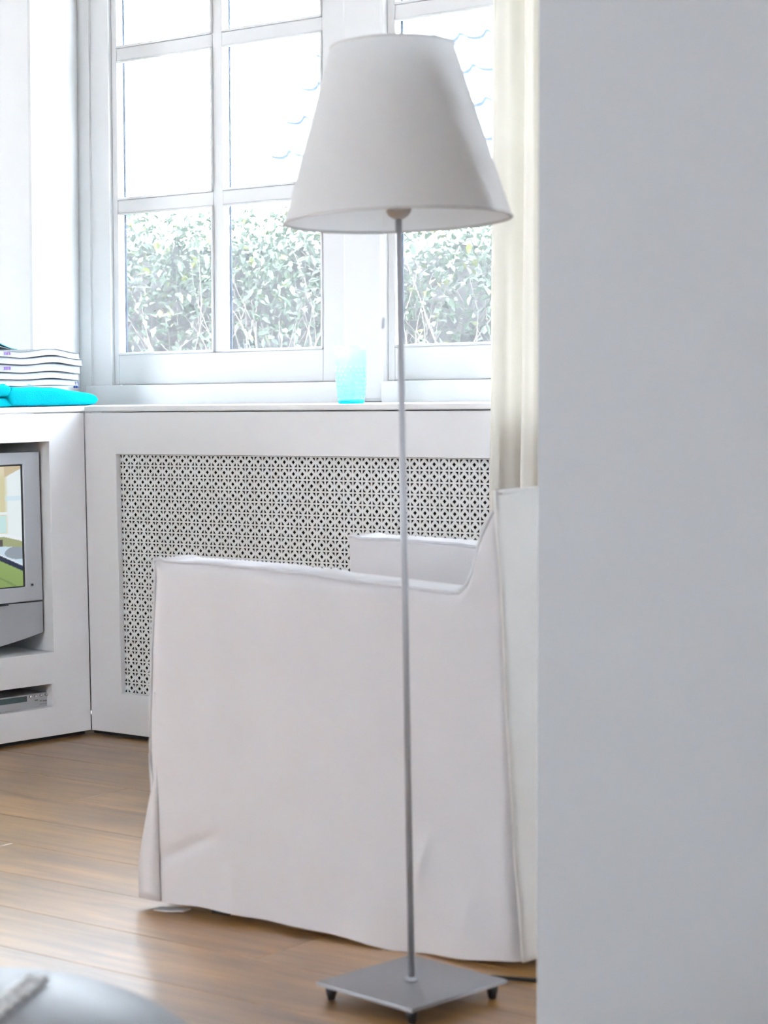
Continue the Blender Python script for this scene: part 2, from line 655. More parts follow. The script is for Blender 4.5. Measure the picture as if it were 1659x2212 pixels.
def sash(root, xl, xr, cols, zb0, ztop):
    part('stile', MB().box(xl, cols[0][0], WINV, WINV + SD, zb0, ztop), M['trim'], root)
    part('stile', MB().box(cols[-1][1], xr, WINV, WINV + SD, zb0, ztop), M['trim'], root)
    part('rail', MB().box(cols[0][0], cols[-1][1], WINV, WINV + SD, zb0, ZR[0]), M['trim'], root)
    part('rail', MB().box(cols[0][0], cols[-1][1], WINV, WINV + SD, ZTOP, ztop), M['trim'], root)
    for a, b_ in zip(cols, cols[1:]):
        part('muntin', MB().box(a[1], b_[0], WINV + 0.004, WINV + SD - 0.004, ZR[0], ZTOP), M['trim'], root)
    rowsz = [(ZR[0], ZR[1]), (ZR[2], ZR[3]), (ZR[4], ZTOP)]
    for (x0, x1) in cols:
        for za, zb_ in ((ZR[1], ZR[2]), (ZR[3], ZR[4])):
            part('glazing_bar', MB().box(x0, x1, WINV + 0.002, WINV + SD - 0.004, za, zb_), M['trim'], root)
        for za, zb_ in rowsz:
            part('pane', MB().box(x0 - 0.004, x1 + 0.004, WINV + 0.018, WINV + 0.022, za - 0.004, zb_ + 0.004), M['pane'], root, 0)
            bd = MB()
            t = 0.012
            bd.box(x0, x0 + t * 0.5, WINV - 0.003, WINV + 0.008, za, zb_)
            bd.box(x1 - t * 0.5, x1, WINV - 0.003, WINV + 0.008, za, zb_)
            bd.box(x0, x1, WINV - 0.003, WINV + 0.008, za, za + t * 0.6)
            bd.box(x0, x1, WINV - 0.003, WINV + 0.008, zb_ - t * 0.4, zb_)
            part('rebate_shade', MB().box(x0, x0 + 0.0065, WINV + SD - 0.004, WINV + SD - 0.001, za, zb_), M['rebate_shade'], root, 0)  # dark strip paints the shaded rebate beside the pane
            part('glazing_bead', bd, M['trim'], root, 0.0015)


w1 = win_root('window_1')
sash(w1, X_L, X_R1, [(OP1, OP1b), (OP2, OP2b)], ZB0, ZHEAD)
part('jamb', MB().box(REVX - 0.02, X_L - 0.0004, WINV - 0.012, WINV + 0.036, ZSILL, ZHEAD + 0.05), M['trim'], w1)
part('post', MB().box(X_R1 + 0.0004, X_L2 - 0.0004, WINV - 0.018, WINV + 0.036, ZSILL, ZHEAD + 0.05), M['trim'], w1, 0.012)
part('upstand_board', MB().box(REVX - 0.015, X_R1 + 0.0004, WINV - 0.03, WINV + 0.036, ZSILL - 0.005, ZB0 - 0.001), M['trim'], w1)
part('head', MB().box(X_L - 0.0004, X_R1 + 0.0004, WINV - 0.012, WINV + 0.036, ZHEAD, ZHEAD + 0.06), M['trim'], w1)
w2 = win_root('window_2')
sash(w2, X_L2, X_R2, [(OP3, OP3b), (OP4, OP4b)], ZB0, ZHEAD)
part('jamb', MB().box(X_R2 + 0.0004, X_R2 + 0.09, WINV - 0.012, WINV + 0.036, ZSILL, ZHEAD + 0.05), M['trim'], w2)
part('upstand_board', MB().box(X_L2 - 0.0004, X_R2 + 0.0004, WINV - 0.03, WINV + 0.036, ZSILL - 0.005, ZB0 - 0.001), M['trim'], w2)
part('head', MB().box(X_L2 - 0.0004, X_R2 + 0.0004, WINV - 0.012, WINV + 0.036, ZHEAD, ZHEAD + 0.06), M['trim'], w2)
w3 = win_root('window_unseen')
xm = (W3L + W3R) / 2
for a, b_ in ((W3L, W3L + 0.05), (xm - 0.03, xm + 0.03), (W3R - 0.03, W3R)):
    part('stile', MB().box(a, b_, WINV, WINV + SD, ZSILLB, ZHEAD), M['trim'], w3, ln=False)
for za, zb_ in ((ZSILLB, ZSILLB + 0.07), (ZR[1], ZR[2]), (ZR[3], ZR[4]), (ZTOP, ZHEAD)):
    for a, b_ in ((W3L + 0.05, xm - 0.03), (xm + 0.03, W3R - 0.03)):
        part('glazing_bar', MB().box(a, b_, WINV + 0.004, WINV + SD, za, zb_), M['trim'], w3, ln=False)
for a, b_ in ((W3L + 0.05, xm - 0.03), (xm + 0.03, W3R - 0.03)):
    for za, zb_ in ((ZSILLB + 0.07, ZR[1]), (ZR[2], ZR[3]), (ZR[4], ZTOP)):
        part('pane', MB().box(a, b_, WINV + 0.018, WINV + 0.022, za, zb_), M['pane'], w3, 0, ln=False)

# ------------------------------------------------------------------ sill + counter
sx1 = X_R2 + 0.06
sill = MB().box(0.004, sx1, -0.004, WINV + 0.01, ZSILLB, ZSILL).build('window_sill', M['trim'], None, bevel=0.003)
sill.location, sill.rotation_euler = F1.o, (0, 0, F1.ang)
tag(sill, 'long white painted sill board under the windows, carrying the turquoise tumbler', 'window sill')

# counter above the television cabinet (fills the corner back to the window wall)
CL = 1.75
def f2to1(x, y):
    p = F1.local(F2.w(x, y, 0))
    return (p[0], p[1])
cp = [f2to1(-0.003, -0.003), f2to1(-CL, -0.003)]
lx = cp[1][0]
cp += [(lx, PIERV - 0.002), (PIERX - 0.002, PIERV - 0.002), (PIERX + 0.03, WINV - 0.10), (0.0, WINV - 0.10), (0.0, 0.0)]
counter = MB().prism(cp[::-1], ZSILLB, ZSILL).build('counter_top', M['trim'], None, bevel=0.003)
counter.location, counter.rotation_euler = F1.o, (0, 0, F1.ang)
tag(counter, 'white counter board over the television cabinet, under the towel and magazines', 'counter')

# ------------------------------------------------------------------ radiator cover
rc = empty('radiator_cover', F1.o, F1.ang)
tag(rc, 'white radiator cover with a perforated star pattern grille under the window', 'radiator cover')
CX1 = 2.45
GX0 = F1.at(256, 1240)[0]
GZ1 = F1.at(250, 981)[1]
GZ0 = F1.at(268, 1498)[1]
GX1 = CX1 - 0.22
CB = 0.014
T = 0.0185
# one board with a window cut in it
fr_v, fr_f = [], []
xs4, zs4 = (0.0009, GX0, GX1, CX1), (CB, GZ0, GZ1, ZSILLB - 0.003)
idx = {}
for s, y in enumerate((0.0, T)):
    for j, z in enumerate(zs4):
        for i, x in enumerate(xs4):
            idx[s, i, j] = len(fr_v)
            fr_v.append((x, y, z))
for i in range(3):
    for j in range(3):
        if (i, j) == (1, 1): continue
        fr_f.append((idx[0, i, j], idx[0, i + 1, j], idx[0, i + 1, j + 1], idx[0, i, j + 1]))
        fr_f.append((idx[1, i, j], idx[1, i, j + 1], idx[1, i + 1, j + 1], idx[1, i + 1, j]))
for (a, b_) in (((0, 0), (3, 0)), ((3, 0), (3, 3)), ((3, 3), (0, 3)), ((0, 3), (0, 0)),
                ((1, 1), (1, 2)), ((1, 2), (2, 2)), ((2, 2), (2, 1)), ((2, 1), (1, 1))):
    st = [a]
    n = max(abs(b_[0] - a[0]), abs(b_[1] - a[1]))
    for k in range(n):
        p = (a[0] + (b_[0] - a[0]) * k // n, a[1] + (b_[1] - a[1]) * k // n)
        q = (a[0] + (b_[0] - a[0]) * (k + 1) // n, a[1] + (b_[1] - a[1]) * (k + 1) // n)
        fr_f.append((idx[0, p[0], p[1]], idx[1, p[0], p[1]], idx[1, q[0], q[1]], idx[0, q[0], q[1]]))
recalc(mesh_obj('front_panel', fr_v, fr_f, M['cab'], rc, bevel=0.0015, seg=1))
MB().box(-0.02, CX1, 0.03, 0.05, 0.0, 0.06).build('toe_board', M['black'], rc)  # black board paints in the shadow gap under the cover
MB().box(0.02, CX1, 0.20, 0.21, 0.02, ZSILLB - 0.004).build('back_board', M['dark'], rc)  # near-black colour paints the shade behind the grille holes
MB().box(0.02, 0.03, 0.05, 0.20, 0.02, ZSILLB - 0.004).build('end_board', M['dark'], rc)  # same painted shade at the end of the enclosure

# perforated grille: one cell triangulated with its five holes, then repeated
NR = 22
P = (GZ1 - GZ0) / NR
hd = 0.185
def tri(sx, sz): return [(sx * 0.405, sz * 0.42), (sx * 0.115, sz * 0.42), (sx * 0.405, sz * 0.12)]
holes = [[(0, hd), (hd * 1.0, 0), (0, -hd), (-hd * 1.0, 0)]] + [tri(a, b_) for a in (-1, 1) for b_ in (-1, 1)]
outer = [(-.5, -.5), (.5, -.5), (.5, .5), (-.5, .5)]
pts, edges, fcs = [], [], []
for lp in [outer] + holes:
    n0 = len(pts)
    pts += [Vector(p) for p in lp]
    edges += [(n0 + i, n0 + (i + 1) % len(lp)) for i in range(len(lp))]
cv, ce, cf, *_ = delaunay_2d_cdt(pts, edges, [], 0, 1e-6)
def inside(p, poly):
    c = False
    for i in range(len(poly)):
        a, b_ = poly[i], poly[i - 1]
        if (a[1] > p[1]) != (b_[1] > p[1]) and p[0] < (b_[0] - a[0]) * (p[1] - a[1]) / (b_[1] - a[1]) + a[0]: c = not c
    return c
keep = []
for t in cf:
    cx = sum(cv[i][0] for i in t) / 3
    cz = sum(cv[i][1] for i in t) / 3
    if not any(inside((cx, cz), h) for h in holes): keep.append(t)
gv, gf = [], []
GCX, GCZ = F1.at(273.2, 993.4, T)
NC = int((GX1 - GX0) / P) + 1
GT = 0.0012
for r in range(NR):
    for c in range(NC):
        ox, oz = GCX + (c - 1) * P, GCZ - r * P
        n0 = len(gv)
        gv += [(ox + p[0] * P, T, oz + p[1] * P) for p in cv]
        gf += [tuple(n0 + i for i in t) for t in keep]
        for h in holes:
            n1 = len(gv)
            m_ = len(h)
            gv += [(ox + p[0] * P, T, oz + p[1] * P) for p in h] + [(ox + p[0] * P, T + GT, oz + p[1] * P) for p in h]
            gf += [(n1 + i, n1 + (i + 1) % m_, n1 + m_ + (i + 1) % m_, n1 + m_ + i) for i in range(m_)]
mesh_obj('grille', gv, gf, M['grille'], rc)

# ------------------------------------------------------------------ television cabinet
tc_ = empty('television_cabinet', F2.o, F2.ang)
tag(tc_, 'white built-in cabinet with one niche for the television and a slot for the player', 'cabinet')
NX1 = F2.at(111.5, 1180)[0]
NZ1 = F2.at(111, 954)[1]
NZ0 = F2.at(112, 1409)[1]
QX1 = F2.at(114, 1500)[0]
QZ1 = F2.at(114, 1477)[1]
QZ0 = F2.at(114, 1527)[1]
NX0 = NX1 - 0.95
QX0 = QX1 - 0.62
BT = 0.034
zt_ = ZSILLB - 0.003
fv, ff = [], []
cuts_x = sorted({-CL, NX0, QX0, NX1, QX1, -0.0009})
cuts_z = [CB, QZ0, QZ1, NZ0, NZ1, zt_]
def solid(xc, zc):
    return not ((NX0 < xc < NX1 and NZ0 < zc < NZ1) or (QX0 < xc < QX1 and QZ0 < zc < QZ1))
vid = {}
def V(i, j, s):
    if (i, j, s) not in vid:
        vid[i, j, s] = len(fv)
        fv.append((cuts_x[i], (0.0, BT)[s], cuts_z[j]))
    return vid[i, j, s]
nx, nz = len(cuts_x) - 1, len(cuts_z) - 1
sol = {(i, j): solid((cuts_x[i] + cuts_x[i + 1]) / 2, (cuts_z[j] + cuts_z[j + 1]) / 2) for i in range(nx) for j in range(nz)}
for i in range(nx):
    for j in range(nz):
        if not sol[i, j]: continue
        ff.append((V(i, j, 0), V(i + 1, j, 0), V(i + 1, j + 1, 0), V(i, j + 1, 0)))
        ff.append((V(i, j, 1), V(i, j + 1, 1), V(i + 1, j + 1, 1), V(i + 1, j, 1)))
        for (di, dj, a, b_) in ((-1, 0, (i, j), (i, j + 1)), (1, 0, (i + 1, j), (i + 1, j + 1)), (0, -1, (i, j), (i + 1, j)), (0, 1, (i, j + 1), (i + 1, j + 1))):
            if not sol.get((i + di, j + dj), False):
                ff.append((V(*a, 0), V(*b_, 0), V(*b_, 1), V(*a, 1)))
recalc(mesh_obj('front_panel', fv, ff, M['cab'], tc_, bevel=0.0015, seg=1))
def niche(name, x0, x1, z0, z1, d):
    mb = MB()
    e = 0.004
    mb.box(x0 - e - 0.012, x0 - e, BT, d, z0 - 0.012, z1 + 0.012)
    mb.box(x1 + e, x1 + e + 0.012, BT, d, z0 - 0.012, z1 + 0.012)
    mb.box(x0 - e, x1 + e, BT, d, z0 - 0.012, z0)
    mb.box(x0 - e, x1 + e, BT, d, z1 + e, z1 + e + 0.012)
    mb.box(x0 - e, x1 + e, d, d + 0.012, z0 - 0.012, z1 + 0.012)
    mb.build(name, M['cab'], tc_)
niche('television_niche', NX0, NX1, NZ0, NZ1, 0.50)
niche('player_niche', QX0, QX1, QZ0, QZ1, 0.36)
MB().box(-CL, -0.002, 0.03, 0.045, 0.0, 0.06).build('toe_board', M['black'], tc_)  # black board paints in the shadow gap under the cabinet
MB().box(-CL, -CL + 0.02, BT, 0.5, CB, zt_).build('side_panel', M['cab'], tc_)

# ------------------------------------------------------------------ television
TVV = 0.045
TX1, TZ1 = F2.at(85, 975.5, TVV)
TZ0 = F2.at(85, 1367, TVV)[1]
TX0 = TX1 - 0.80
sxr = F2.at(53, 1135, TVV)[0]
sz1 = F2.at(53, 1003, TVV)[1]
sz0 = F2.at(53, 1268, TVV)[1]
sxl = TX0 + (TX1 - sxr)
tv = empty('television', F2.w((TX0 + TX1) / 2, TVV, NZ0), F2.ang)
cxm = (TX0 + TX1) / 2
tag(tv, 'silver television showing a kitchen, set in the white cabinet niche', 'television')
def TL(mb): return mb.map(lambda p: Vector((p[0] - cxm, p[1] - TVV, p[2] - NZ0)))
zsp = F2.at(85, 1297, TVV)[1]
# bezel frame
bz = MB()
d0, d1 = TVV, TVV + 0.05
def ring(mb, ax0, ax1, az0, az1, bx0, bx1, bz0, bz1, ya, yb, depth):
    o_ = [(ax0, az0), (ax1, az0), (ax1, az1), (ax0, az1)]
    i_ = [(bx0, bz0), (bx1, bz0), (bx1, bz1), (bx0, bz1)]
    v = [(x, ya, z) for x, z in o_] + [(x, yb, z) for x, z in i_] + [(x, depth, z) for x, z in i_] + [(x, depth, z) for x, z in o_]
    f = []
    for k in range(4):
        k2 = (k + 1) % 4
        f += [(k, k2, 4 + k2, 4 + k), (4 + k, 4 + k2, 8 + k2, 8 + k), (12 + k, 12 + k2, k2, k)]
    mb.add(v, f)
ring(bz, TX0, TX1, zsp, TZ1, sxl, sxr, sz0, sz1, d0, d0 + 0.002, d0 + 0.05)
recalc(TL(bz).build('bezel', M['tv'], tv, bevel=0.003))
TL(MB().box(TX0 + 0.04, TX1 - 0.04, TVV + 0.05, TVV + 0.36, NZ0 + 0.05, TZ1 - 0.03)).build('back_shell', M['tvbase'], tv, bevel=0.02)
# lower speaker panel with a bowed bottom edge
zb_e = TZ0
bp_ = [(TX1, zsp - 0.003)]
N = 16
for k in range(N + 1):
    x = TX1 + (TX0 - TX1) * k / N
    t = (x - cxm) / ((TX1 - TX0) / 2)
    bp_.append((x, zb_e - 0.045 * (1 - t * t)))
bp_.append((TX0, zsp - 0.003))
TL(MB().extr_y(bp_[::-1], TVV + 0.002, TVV + 0.07)).build('speaker_panel', M['tvbase'], tv, bevel=0.002)
gx = F2.at(18, 1300, TVV)[0]
TL(MB().box(TX0 + 0.1, gx, TVV - 0.001, TVV + 0.003, zsp - 0.006, zsp - 0.002)).build('panel_slot', M['black'], tv)
px_, pz_ = F2.at(70, 1263, TVV)
TL(MB().box(px_ - 0.003, px_ + 0.003, TVV - 0.0005, TVV + 0.004, pz_ - 0.003, pz_ + 0.003)).build('standby_button', M['black'], tv)
b_ = MB()
ring(b_, sxl - 0.001, sxr + 0.001, sz0 - 0.001, sz1 + 0.001, sxl + 0.006, sxr - 0.004, sz0 + 0.003, sz1 - 0.004, TVV + 0.004, TVV + 0.006, TVV + 0.03)
TL(b_).build('screen_surround', M['black'], tv)
# the screen picture: colour attribute on a grid
SW, SH = 260, 180
scv, scf, scol = [], [], []
KX = (sxr - sxl)
visw = F2.at(53, 1135, TVV)[0] - F2.at(0, 1135, TVV)[0]     # stretch of the screen inside the photo
def mixc(a, b, t):
    t = max(0.0, min(1.0, t))
    return tuple(a[i] + (b[i] - a[i]) * t for i in range(3))
def screen_col(x, z):
    """x: 0 at the photo's edge, 1 at the right edge of the screen (negative outside the frame); z 0..1 upward"""
    y = 1 - z
    wall = (0.72, 0.68, 0.42)
    c = mixc((0.80, 0.72, 0.52), wall, (y - 0.06) / 0.05)
    wl, wr = 0.28 - 0.03 * y, 1.05
    if -0.9 < x < -0.35 and 0.15 < y < 0.52: c = (0.70, 0.86, 0.92)
    if x > wl:
        c = mixc(wall, (0.86, 0.95, 0.98), (x - wl) / 0.16)
        if y < 0.10 - 0.10 * (x - 0.3): c = (0.66, 0.55, 0.36)
        if abs(y - 0.27) < 0.02: c = mixc(c, (0.62, 0.84, 0.95), .6)
    if 0.38 < y < 0.405 and x < wl + .1: c = (0.88, 0.95, 0.98)
    if 0.41 < y < 0.55 and x < wl + .05: c = (0.62, 0.86, 0.86)
    yb = 0.55 + 0.06 * max(0, x - 0.2)
    if y > yb: c = (0.90, 0.96, 1.0) if y < yb + 0.03 else (0.38, 0.42, 0.22)
    if y > 0.60 and -0.5 < x < .15: c = (0.10, 0.09, 0.08)
    yt = 0.655 + 0.02 * x
    if y > yt:
        c = (0.62, 0.78, 0.90)
        if ((x - 0.85) / 0.62) ** 2 + ((y - 0.715) / 0.055) ** 2 < 1: c = (0.30, 0.36, 0.42)
    ye = 0.715 + 0.105 * (x if x > -0.3 else -0.3 - 0.05 * (x + 0.3))
    if y > ye: c = (0.82, 0.92, 1.0)
    if y > ye + 0.012: c = (0.012, 0.022, 0.06)
    if y > ye + 0.055: c = mixc((0.30, 0.44, 0.13), (0.24, 0.36, 0.10), (y - ye) * 3)
    if y > ye + 0.19 and abs(y - ye - 0.19 - 0.03 * x) < 0.012: c = (0.2, 0.31, 0.10)
    return c
for j in range(SH + 1):
    for i in range(SW + 1):
        x = sxl + KX * i / SW
        z = sz0 + (sz1 - sz0) * j / SH
        scv.append((x - cxm, 0.008, z - NZ0))
        scol.append((*screen_col((x - (sxr - visw)) / visw, j / SH), 1.0))
for j in range(SH):
    for i in range(SW):
        a = j * (SW + 1) + i
        scf.append((a, a + 1, a + SW + 2, a + SW + 1))
sm, nt, bs = new_mat('screen_picture')
at = nt.nodes.new('ShaderNodeAttribute')
at.attribute_name = 'picture'
nt.links.new(at.outputs['Color'], bs.inputs['Emission Color'])
bs.inputs['Emission Strength'].default_value = 0.85
bs.inputs['Base Color'].default_value = (0.02, 0.02, 0.02, 1)
bs.inputs['Roughness'].default_value = 0.15
so = mesh_obj('screen', scv, scf, sm, tv)
ca = so.data.color_attributes.new('picture', 'FLOAT_COLOR', 'POINT')
for i, c in enumerate(scol): ca.data[i].color = c
# feet under the set
for x in (-0.25, 0.25):
    MB().box(x - 0.05, x + 0.05, 0.08, 0.3, 0.0, 0.06).build('foot', M['black'], tv)

# ------------------------------------------------------------------ disc player
PV = 0.03
RX1 = F2.at(110, 1510, PV)[0]
RZ1 = F2.at(105, 1494, PV)[1]
RZ0 = F2.at(100, 1528, PV)[1]
RX0 = RX1 - 0.43
pl_ = empty('disc_player', F2.w((RX0 + RX1) / 2, PV, QZ0), F2.ang)
tag(pl_, 'slim silver disc player with a green-grey display in the low cabinet slot', 'disc player')
rcx = (RX0 + RX1) / 2
def RL(mb): return mb.map(lambda p: Vector((p[0] - rcx, p[1] - PV, p[2] - QZ0)))
RL(MB().box(RX0, RX1, PV, PV + 0.012, RZ0, RZ1)).build('front_panel', M['player'], pl_, bevel=0.002)
RL(MB().box(RX0 + 0.004, RX1 - 0.004, PV + 0.012, PV + 0.28, RZ0, RZ1 - 0.002)).build('casing', M['tvbase'], pl_)
dx = F2.at(58, 1510, PV)[0]
dz1, dz0 = F2.at(58, 1503.5, PV)[1], F2.at(58, 1515.5, PV)[1]
RL(MB().box(dx - 0.16, dx, PV - 0.0008, PV + 0.004, dz0, dz1)).build('display', M['lcd'], pl_)
for (kx, ky) in ((65, 1505), (77, 1503.5), (88, 1502), (99, 1500)):
    x, z = F2.at(kx, ky, PV)
    mb = MB().lathe([(0.0001, -0.007), (0.003, -0.007), (0.0042, -0.005), (0.0045, 0.0)], 16)
    mb.map(lambda p: Vector((p[0] + x, p[2] + PV, p[1] + z)))
    RL(mb).build('knob', M['chrome'], pl_, smooth=True)
for (ax, ay, bx) in ((75, 1513, 82), (86, 1514, 90), (92, 1514, 103), (86, 1521, 105)):
    x, z = F2.at(ax, ay, PV)
    x2 = F2.at(bx, ay, PV)[0]
    h = 0.0016 if ay < 1520 else 0.0005
    RL(MB().box(x, x2, PV - 0.0004, PV + 0.001, z - h, z + h)).build('printed_mark', M['print'], pl_)
for x in (RX0 + 0.05, RX1 - 0.05):
    RL(MB().box(x - 0.015, x + 0.015, PV + 0.03, PV + 0.06, QZ0, RZ0)).build('foot', M['black'], pl_)
    RL(MB().box(x - 0.015, x + 0.015, PV + 0.2, PV + 0.23, QZ0, RZ0)).build('foot', M['black'], pl_)

# ------------------------------------------------------------------ towel, magazines on the counter
def soft_slab(x0, x1, y0, y1, z0, top, seed=0, nx=40, ny=14, amp=0.002, rnd=0.010, curl=None):
    """closed lumpy slab; top(x01) gives thickness"""
    mb = MB()
    v, f = [], []
    ring_n = 2 * ny + 10
    for i in range(nx + 1):
        s = i / nx
        x = x0 + (x1 - x0) * s
        h = top(s)
        endk = min(1, min(s, 1 - s) * (x1 - x0) / rnd)
        k = math.sqrt(max(0.0, 1 - (1 - endk) ** 2)) if endk < 1 else 1
        h2 = h * (0.25 + 0.75 * k)
        zc = z0 + h / 2
        for j in range(ring_n):
            a = 2 * PI * j / ring_n
            ca_, sa_ = math.cos(a), math.sin(a)
            e = 0.32
            yy = math.copysign(abs(ca_) ** e, ca_)
            zz = math.copysign(abs(sa_) ** e, sa_)
            y = (y0 + y1) / 2 + (y1 - y0) / 2 * yy * (0.97 + 0.03 * k)
            z = zc + h2 / 2 * zz
            n = noise.noise(Vector((x * 18, y * 18, seed + z * 12))) * amp
            z = max(z0 + 0.0002, z + n) if zz < 0 else z + n
            if curl: z += curl(s)
            v.append((x, y + n, z))
    for i in range(nx):
        for j in range(ring_n):
            j2 = (j + 1) % ring_n
            f.append((i * ring_n + j, i * ring_n + j2, (i + 1) * ring_n + j2, (i + 1) * ring_n + j))
    f.append(tuple(range(ring_n))[::-1])
    f.append(tuple(nx * ring_n + j for j in range(ring_n)))
    return mb.add(v, f)


TWX1 = F2.at(205, 855, 0.03)[0]
TWX0 = F2.at(12, 855, 0.03)[0]
TWX0b = F2.at(-120, 855, 0.03)[0]
pxm = (TWX1 - TWX0) / 193.0
tw = empty('folded_towel', F2.w((TWX0b + TWX1) / 2, 0.1, ZSILL), F2.ang)
tag(tw, 'folded turquoise terry towel on the counter under the magazines', 'towel')
ocx = (TWX0b + TWX1) / 2
def WL(mb): return mb.map(lambda p: Vector((p[0] - ocx, p[1] - 0.1, p[2] - ZSILL)))
def prof_up(s): return pxm * (36 - 4 * s - 12 * max(0, s - 0.55) / 0.45)
WL(soft_slab(TWX0, TWX1, 0.012, 0.20, ZSILL + 0.0005, prof_up, 1, amp=0.0025, rnd=0.022)).build('towel_fold', M['towel'], tw, smooth=True)
WL(soft_slab(TWX0b, TWX0 + 0.02, 0.022, 0.20, ZSILL + 0.0005, lambda s: pxm * 17, 5, amp=0.002)).build('towel_fold', M['towel'], tw, smooth=True)
WL(soft_slab(TWX0b, TWX0 + 0.012, 0.016, 0.20, ZSILL + pxm * 17.5, lambda s: pxm * 22, 9, amp=0.002)).build('towel_fold', M['towel'], tw, smooth=True)
# turned-over upper layer
WL(soft_slab(TWX0 - 0.03, TWX0 + 0.10, 0.03, 0.20, ZSILL + pxm * 36.2, lambda s: pxm * (5 + 4 * math.sin(PI * min(1, s * 1.1))), 12, amp=0.001, rnd=0.02)).build('towel_fold', M['towel'], tw, smooth=True)

MZ = ZSILL + pxm * 38
mg = [  # x-right px, thickness px, cover material, label
    (160, 10, 'coverdark', 'pale magazine lying lowest in the stack, on the turquoise towel'),
    (163, 11, 'coverdark', 'magazine with a dark painted gap line, second from the bottom of the stack'),
    (168, 13, 'coverdark', 'thick white magazine in the middle of the stack on the towel'),
    (170, 11, 'coverdark', 'white magazine with purple spine print, second from the top of the stack'),
    (166, 11, 'coverdark', 'topmost white magazine of the stack on the turquoise towel'),
]
z = MZ
mx0 = F2.at(-95, 815, 0.05)[0]
zlist = []
for k, (pxr, th, cm, lab) in enumerate(mg):
    x1 = F2.at(pxr, 815, 0.05)[0]
    h = th * pxm
    mo = empty('magazine', F2.w((mx0 + x1) / 2, 0.13, z), F2.ang)
    tag(mo, lab, 'magazine', 'magazines on the towel')
    def bend(s, k=k):
        wave = [(0.0, 0.0), (0.3, 1.0), (0.51, -1.8), (0.76, 3.0), (1.0, -4.5)]
        for (a, p), (b2, q) in zip(wave, wave[1:]):
            if s <= b2:
                t = (1 - math.cos(PI * (s - a) / (b2 - a))) / 2
                return pxm * (p + (q - p) * t) * (0.35 + 0.17 * k)
        return 0.0
    def slab(zz0, zz1, xa, xb, ya, yb, n=24, bend=bend):
        v, f = [], []
        for i in range(n + 1):
            s = i / n
            x = xa + (xb - xa) * s
            dz = bend(s)
            for (y, zz) in ((ya, zz0), (yb, zz0), (yb, zz1), (ya, zz1)):
                v.append((x - (mx0 + x1) / 2, y - 0.13, zz + dz))
        for i in range(n):
            for j in range(4):
                j2 = (j + 1) % 4
                f.append((i * 4 + j2, i * 4 + j, (i + 1) * 4 + j, (i + 1) * 4 + j2))
        f += [(0, 1, 2, 3), (n * 4 + 3, n * 4 + 2, n * 4 + 1, n * 4)]
        return MB().add(v, f)
    j = (k * 37 % 5 - 2) * 0.002
    slab(0.0012, h - 0.0022, mx0, x1 - 0.002, 0.034 + j, 0.235 + j).build('pages', M['paper'], mo, smooth=False)
    slab(h - 0.0020, h - 0.0002, mx0, x1, 0.032 + j, 0.237 + j).build('cover', M[cm], mo)
    slab(0.0, 0.0012, mx0, x1, 0.032 + j, 0.237 + j).build('cover', M['cover'], mo)
    if k in (2, 4):
        xa = F2.at(4, 815, 0.05)[0]
        for q in range(4):
            MB().box(xa + q * 0.006 - (mx0 + x1) / 2, xa + q * 0.006 + 0.004 - (mx0 + x1) / 2, 0.033 + j - 0.13 - 0.0006, 0.034 + j - 0.13, h * 0.3 + bend(0.4), h * 0.72 + bend(0.4)).build('spine_print', M['purple'], mo)
    if k == 0:
        for q in (0.0, 0.006):
            MB().box(x1 - 0.013 + q * 1.3 - (mx0 + x1) / 2, x1 - 0.0075 + q * 1.3 - (mx0 + x1) / 2, 0.03 - 0.13, 0.036 - 0.13, -0.009, h * 0.6).build('page_marker', M['navy'], mo)
    z += h + 0.0022
# teal booklet curling up on top
x1 = F2.at(40, 780, 0.05)[0]
tb = empty('booklet', F2.w((mx0 + x1) / 2, 0.13, z + 0.0005), F2.ang)
tag(tb, 'thin teal booklet curling up on top of the magazine stack', 'booklet')
v, f = [], []
n = 20
for i in range(n + 1):
    s = i / n
    x = mx0 + (x1 - mx0) * s - (mx0 + x1) / 2
    dz = pxm * 24 * math.tanh(85 / 24 * (1 - s) ** 1.6)
    for (y, zz) in ((-0.075, 0), (0.09, 0), (0.09, 0.002), (-0.075, 0.002)): v.append((x, y, zz + dz))
for i in range(n):
    for j in range(4):
        j2 = (j + 1) % 4
        f.append((i * 4 + j2, i * 4 + j, (i + 1) * 4 + j, (i + 1) * 4 + j2))
f += [(0, 1, 2, 3), (n * 4 + 3, n * 4 + 2, n * 4 + 1, n * 4)]
mesh_obj('cover', v, f, M['teal'], tb)
v2 = [(p[0], p[1] + 0.004, p[2] * 0.55 - 0.0004 if p[2] > 0.0025 else p[2] * 0.5) for p in v]
mesh_obj('pages', v2, f, M['paper'], tb)

# ------------------------------------------------------------------ tumbler
gx, gz = F1.at(759, 868, 0.06)
tmb = empty('tumbler', F1.w(gx, 0.06, ZSILL), 0)
tag(tmb, 'turquoise glass tumbler with rows of raised dots on the window sill', 'glass tumbler')
Zt = F1.w(gx, 0.06, 0).y
HH = 122 * Zt / FPX
r0, r1 = 29 * Zt / FPX, 36 * Zt / FPX
def rt(z): return r0 + (r1 - r0) * (z / HH) ** 0.8
prof = [(0.0001, 0.006), (r0 - 0.006, 0.006), (r0 - 0.004, 0.012)]
prof = [(rt(z_) , z_) for z_ in [0.004 + (HH - 0.004) * k / 14 for k in range(15)]]
inner = [(r - 0.0028, z_) for r, z_ in prof[::-1] if z_ > 0.012]
MB().lathe(prof + [(r1 - 0.0014, HH + 0.001)] + inner, 36, cap=False).build('wall', M['tumbler'], tmb, smooth=True)
